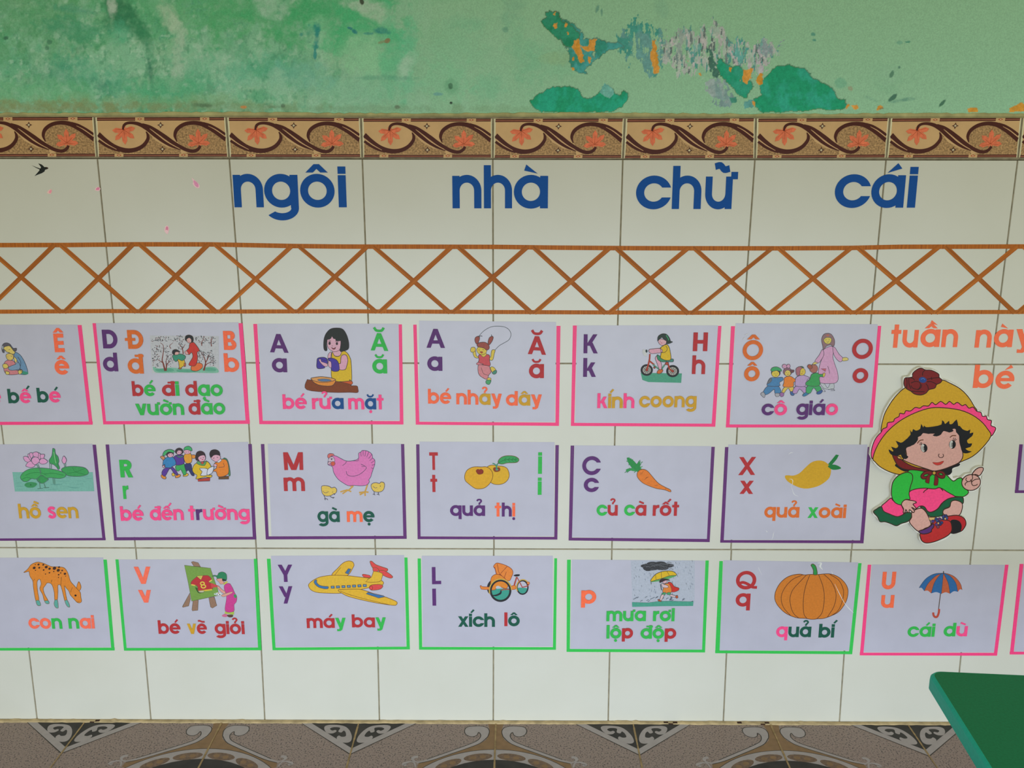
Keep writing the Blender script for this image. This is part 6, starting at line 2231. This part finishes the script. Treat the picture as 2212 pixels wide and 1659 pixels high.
D.f(PNK, g3('615,530 710,492 830,482 960,492 1040,476 1150,540 1240,590 1248,608 1150,632 1065,692 1005,770 920,815 862,802 820,742 760,732 690,770 600,730 590,620'))
D.l(None, g3('870,490 830,515 805,545'))
D.l(None, g3('1045,480 1070,505 1082,522'))
D.f(PNK, g3('350,622 375,645 425,692 492,715 532,800 520,852 440,880 330,842 250,802 218,740 280,680'))
D.part('skirt_hem', 'dark green hem', sk_)
D.f(DKG, g3('218,740 250,802 330,842 440,880 520,852 575,820 642,832 642,882 592,945 500,975 430,1008 350,978 270,952 200,950 165,882 108,815 150,775'))
D.f(DKG, g3('1248,608 1355,608 1362,692 1320,682 1245,652 1200,680 1172,742 1092,780 1072,862 980,882 900,880 862,850 830,790 765,745 820,742 868,805 930,815 1010,770 1072,690 1150,632'))
D.part('leg', None)
D.f(SKIN, g3('650,812 760,762 822,792 872,872 912,1000 832,1042 742,1085 660,1022 612,950 642,890'))
D.part('leg', None)
D.f(SKIN, g3('1195,672 1260,652 1345,692 1345,782 1300,862 1170,876 1085,840 1092,782 1172,745'))
D.part('sleeve', None, bl_)
D.f(GRN, g3('600,262 648,292 656,362 625,460 606,560 618,636 560,640 512,680 495,715 420,690 372,622 360,520 380,400 450,312 540,268'))
D.part('hand', None)
D.f(SKIN, g3('500,712 520,668 560,642 620,652 688,664 706,684 662,706 702,758 692,776 642,748 682,800 662,822 612,782 606,820 582,816 562,782 546,826 524,820 530,772'), n=3)
D.part('hand', None)
hd_ = len(D.parts) - 1
D.f(SKIN, g3('1490,300 1525,235 1580,197 1630,192 1645,212 1632,250 1585,308'))
D.e(SKIN, *g3('1474,402')[0], 150, 126, rot=-10)
for p in ('1412,335 1400,365 1425,390 1460,385 1470,360', '1425,390 1390,420 1395,445', '1485,295 1495,340 1480,370 1475,400', '1600,352 1540,358 1490,385 1480,415 1500,445 1545,440 1562,425', '1490,300 1540,290 1580,310'):
    D.l(None, g3(p), 1.7)
D.part('ribbon_bow', 'dark red ribbon bow')
D.f(DRED, g3('940,262 880,240 820,255 775,300 775,335 805,355 860,345 905,310'))
D.f(GRN, g3('885,290 850,285 815,300 820,318 855,312'))
D.f(DRED, g3('970,262 1030,240 1090,255 1112,300 1095,340 1050,345 1000,315'))
D.f(GRN, g3('1020,280 1055,272 1080,295 1050,302'))
D.f(DRED, g3('900,290 895,330 885,410 870,412 835,395 850,340 870,300'), w=1)
D.f(DRED, g3('970,295 1005,325 1015,370 1005,435 985,445 955,435 960,380 965,330'), w=1)
D.e('c89a3c', *g3('957,270')[0], 30, 30)
D.part('shoe', 'red shoe seen from its black sole')
D.f('b8242a', g3('1130,892 1200,866 1300,864 1380,908 1402,980 1372,1045 1325,1088 1200,1112 1150,1000'))
D.f(BLK, g3('1190,935 1250,922 1310,945 1340,1000 1335,1060 1315,1090 1195,1115 1185,1020'), o=0)
D.f('d8b070', g3('885,895 975,892 985,920 905,930'), w=.6)
D.part('shoe', 'red shoe in front')
sh_ = len(D.parts) - 1
D.f('bf2c2c', g3('910,1000 942,935 1040,925 1140,930 1190,962 1204,1060 1172,1122 1100,1172 960,1230 850,1248 790,1222 764,1162 770,1112'))
D.part('sock', 'purple sock', sh_)
D.f('5a2f74', g3('742,1085 832,1052 902,1012 945,978 952,1020 922,1060 916,1090 860,1116 790,1122'))
D.part('shoe_flower', 'blue flowers on the shoe', sh_)
for x, y, c in ((940, 945, '4a3a80'), (985, 915, '2c3c78'), (1000, 940, '35508c'), (1035, 915, '5a2f74'), (1020, 960, '24306c'), (1060, 965, '2c3c78'), (990, 990, '5a3a80'), (1010, 1022, '7a3c50'), (1040, 985, '24306c'), (1090, 880, '2a4a90'), (1120, 870, '24306c'), (1130, 900, '35508c'), (1095, 908, '2a3a78')):
    D.e(c, *g3('%d,%d' % (x, y))[0], 26, 24, w=.9, n=14)
for x, y in ((1015, 972), (1112, 910)):
    D.e('d8b070', *g3('%d,%d' % (x, y))[0], 17, 17, w=.9, n=14)
D.finish()
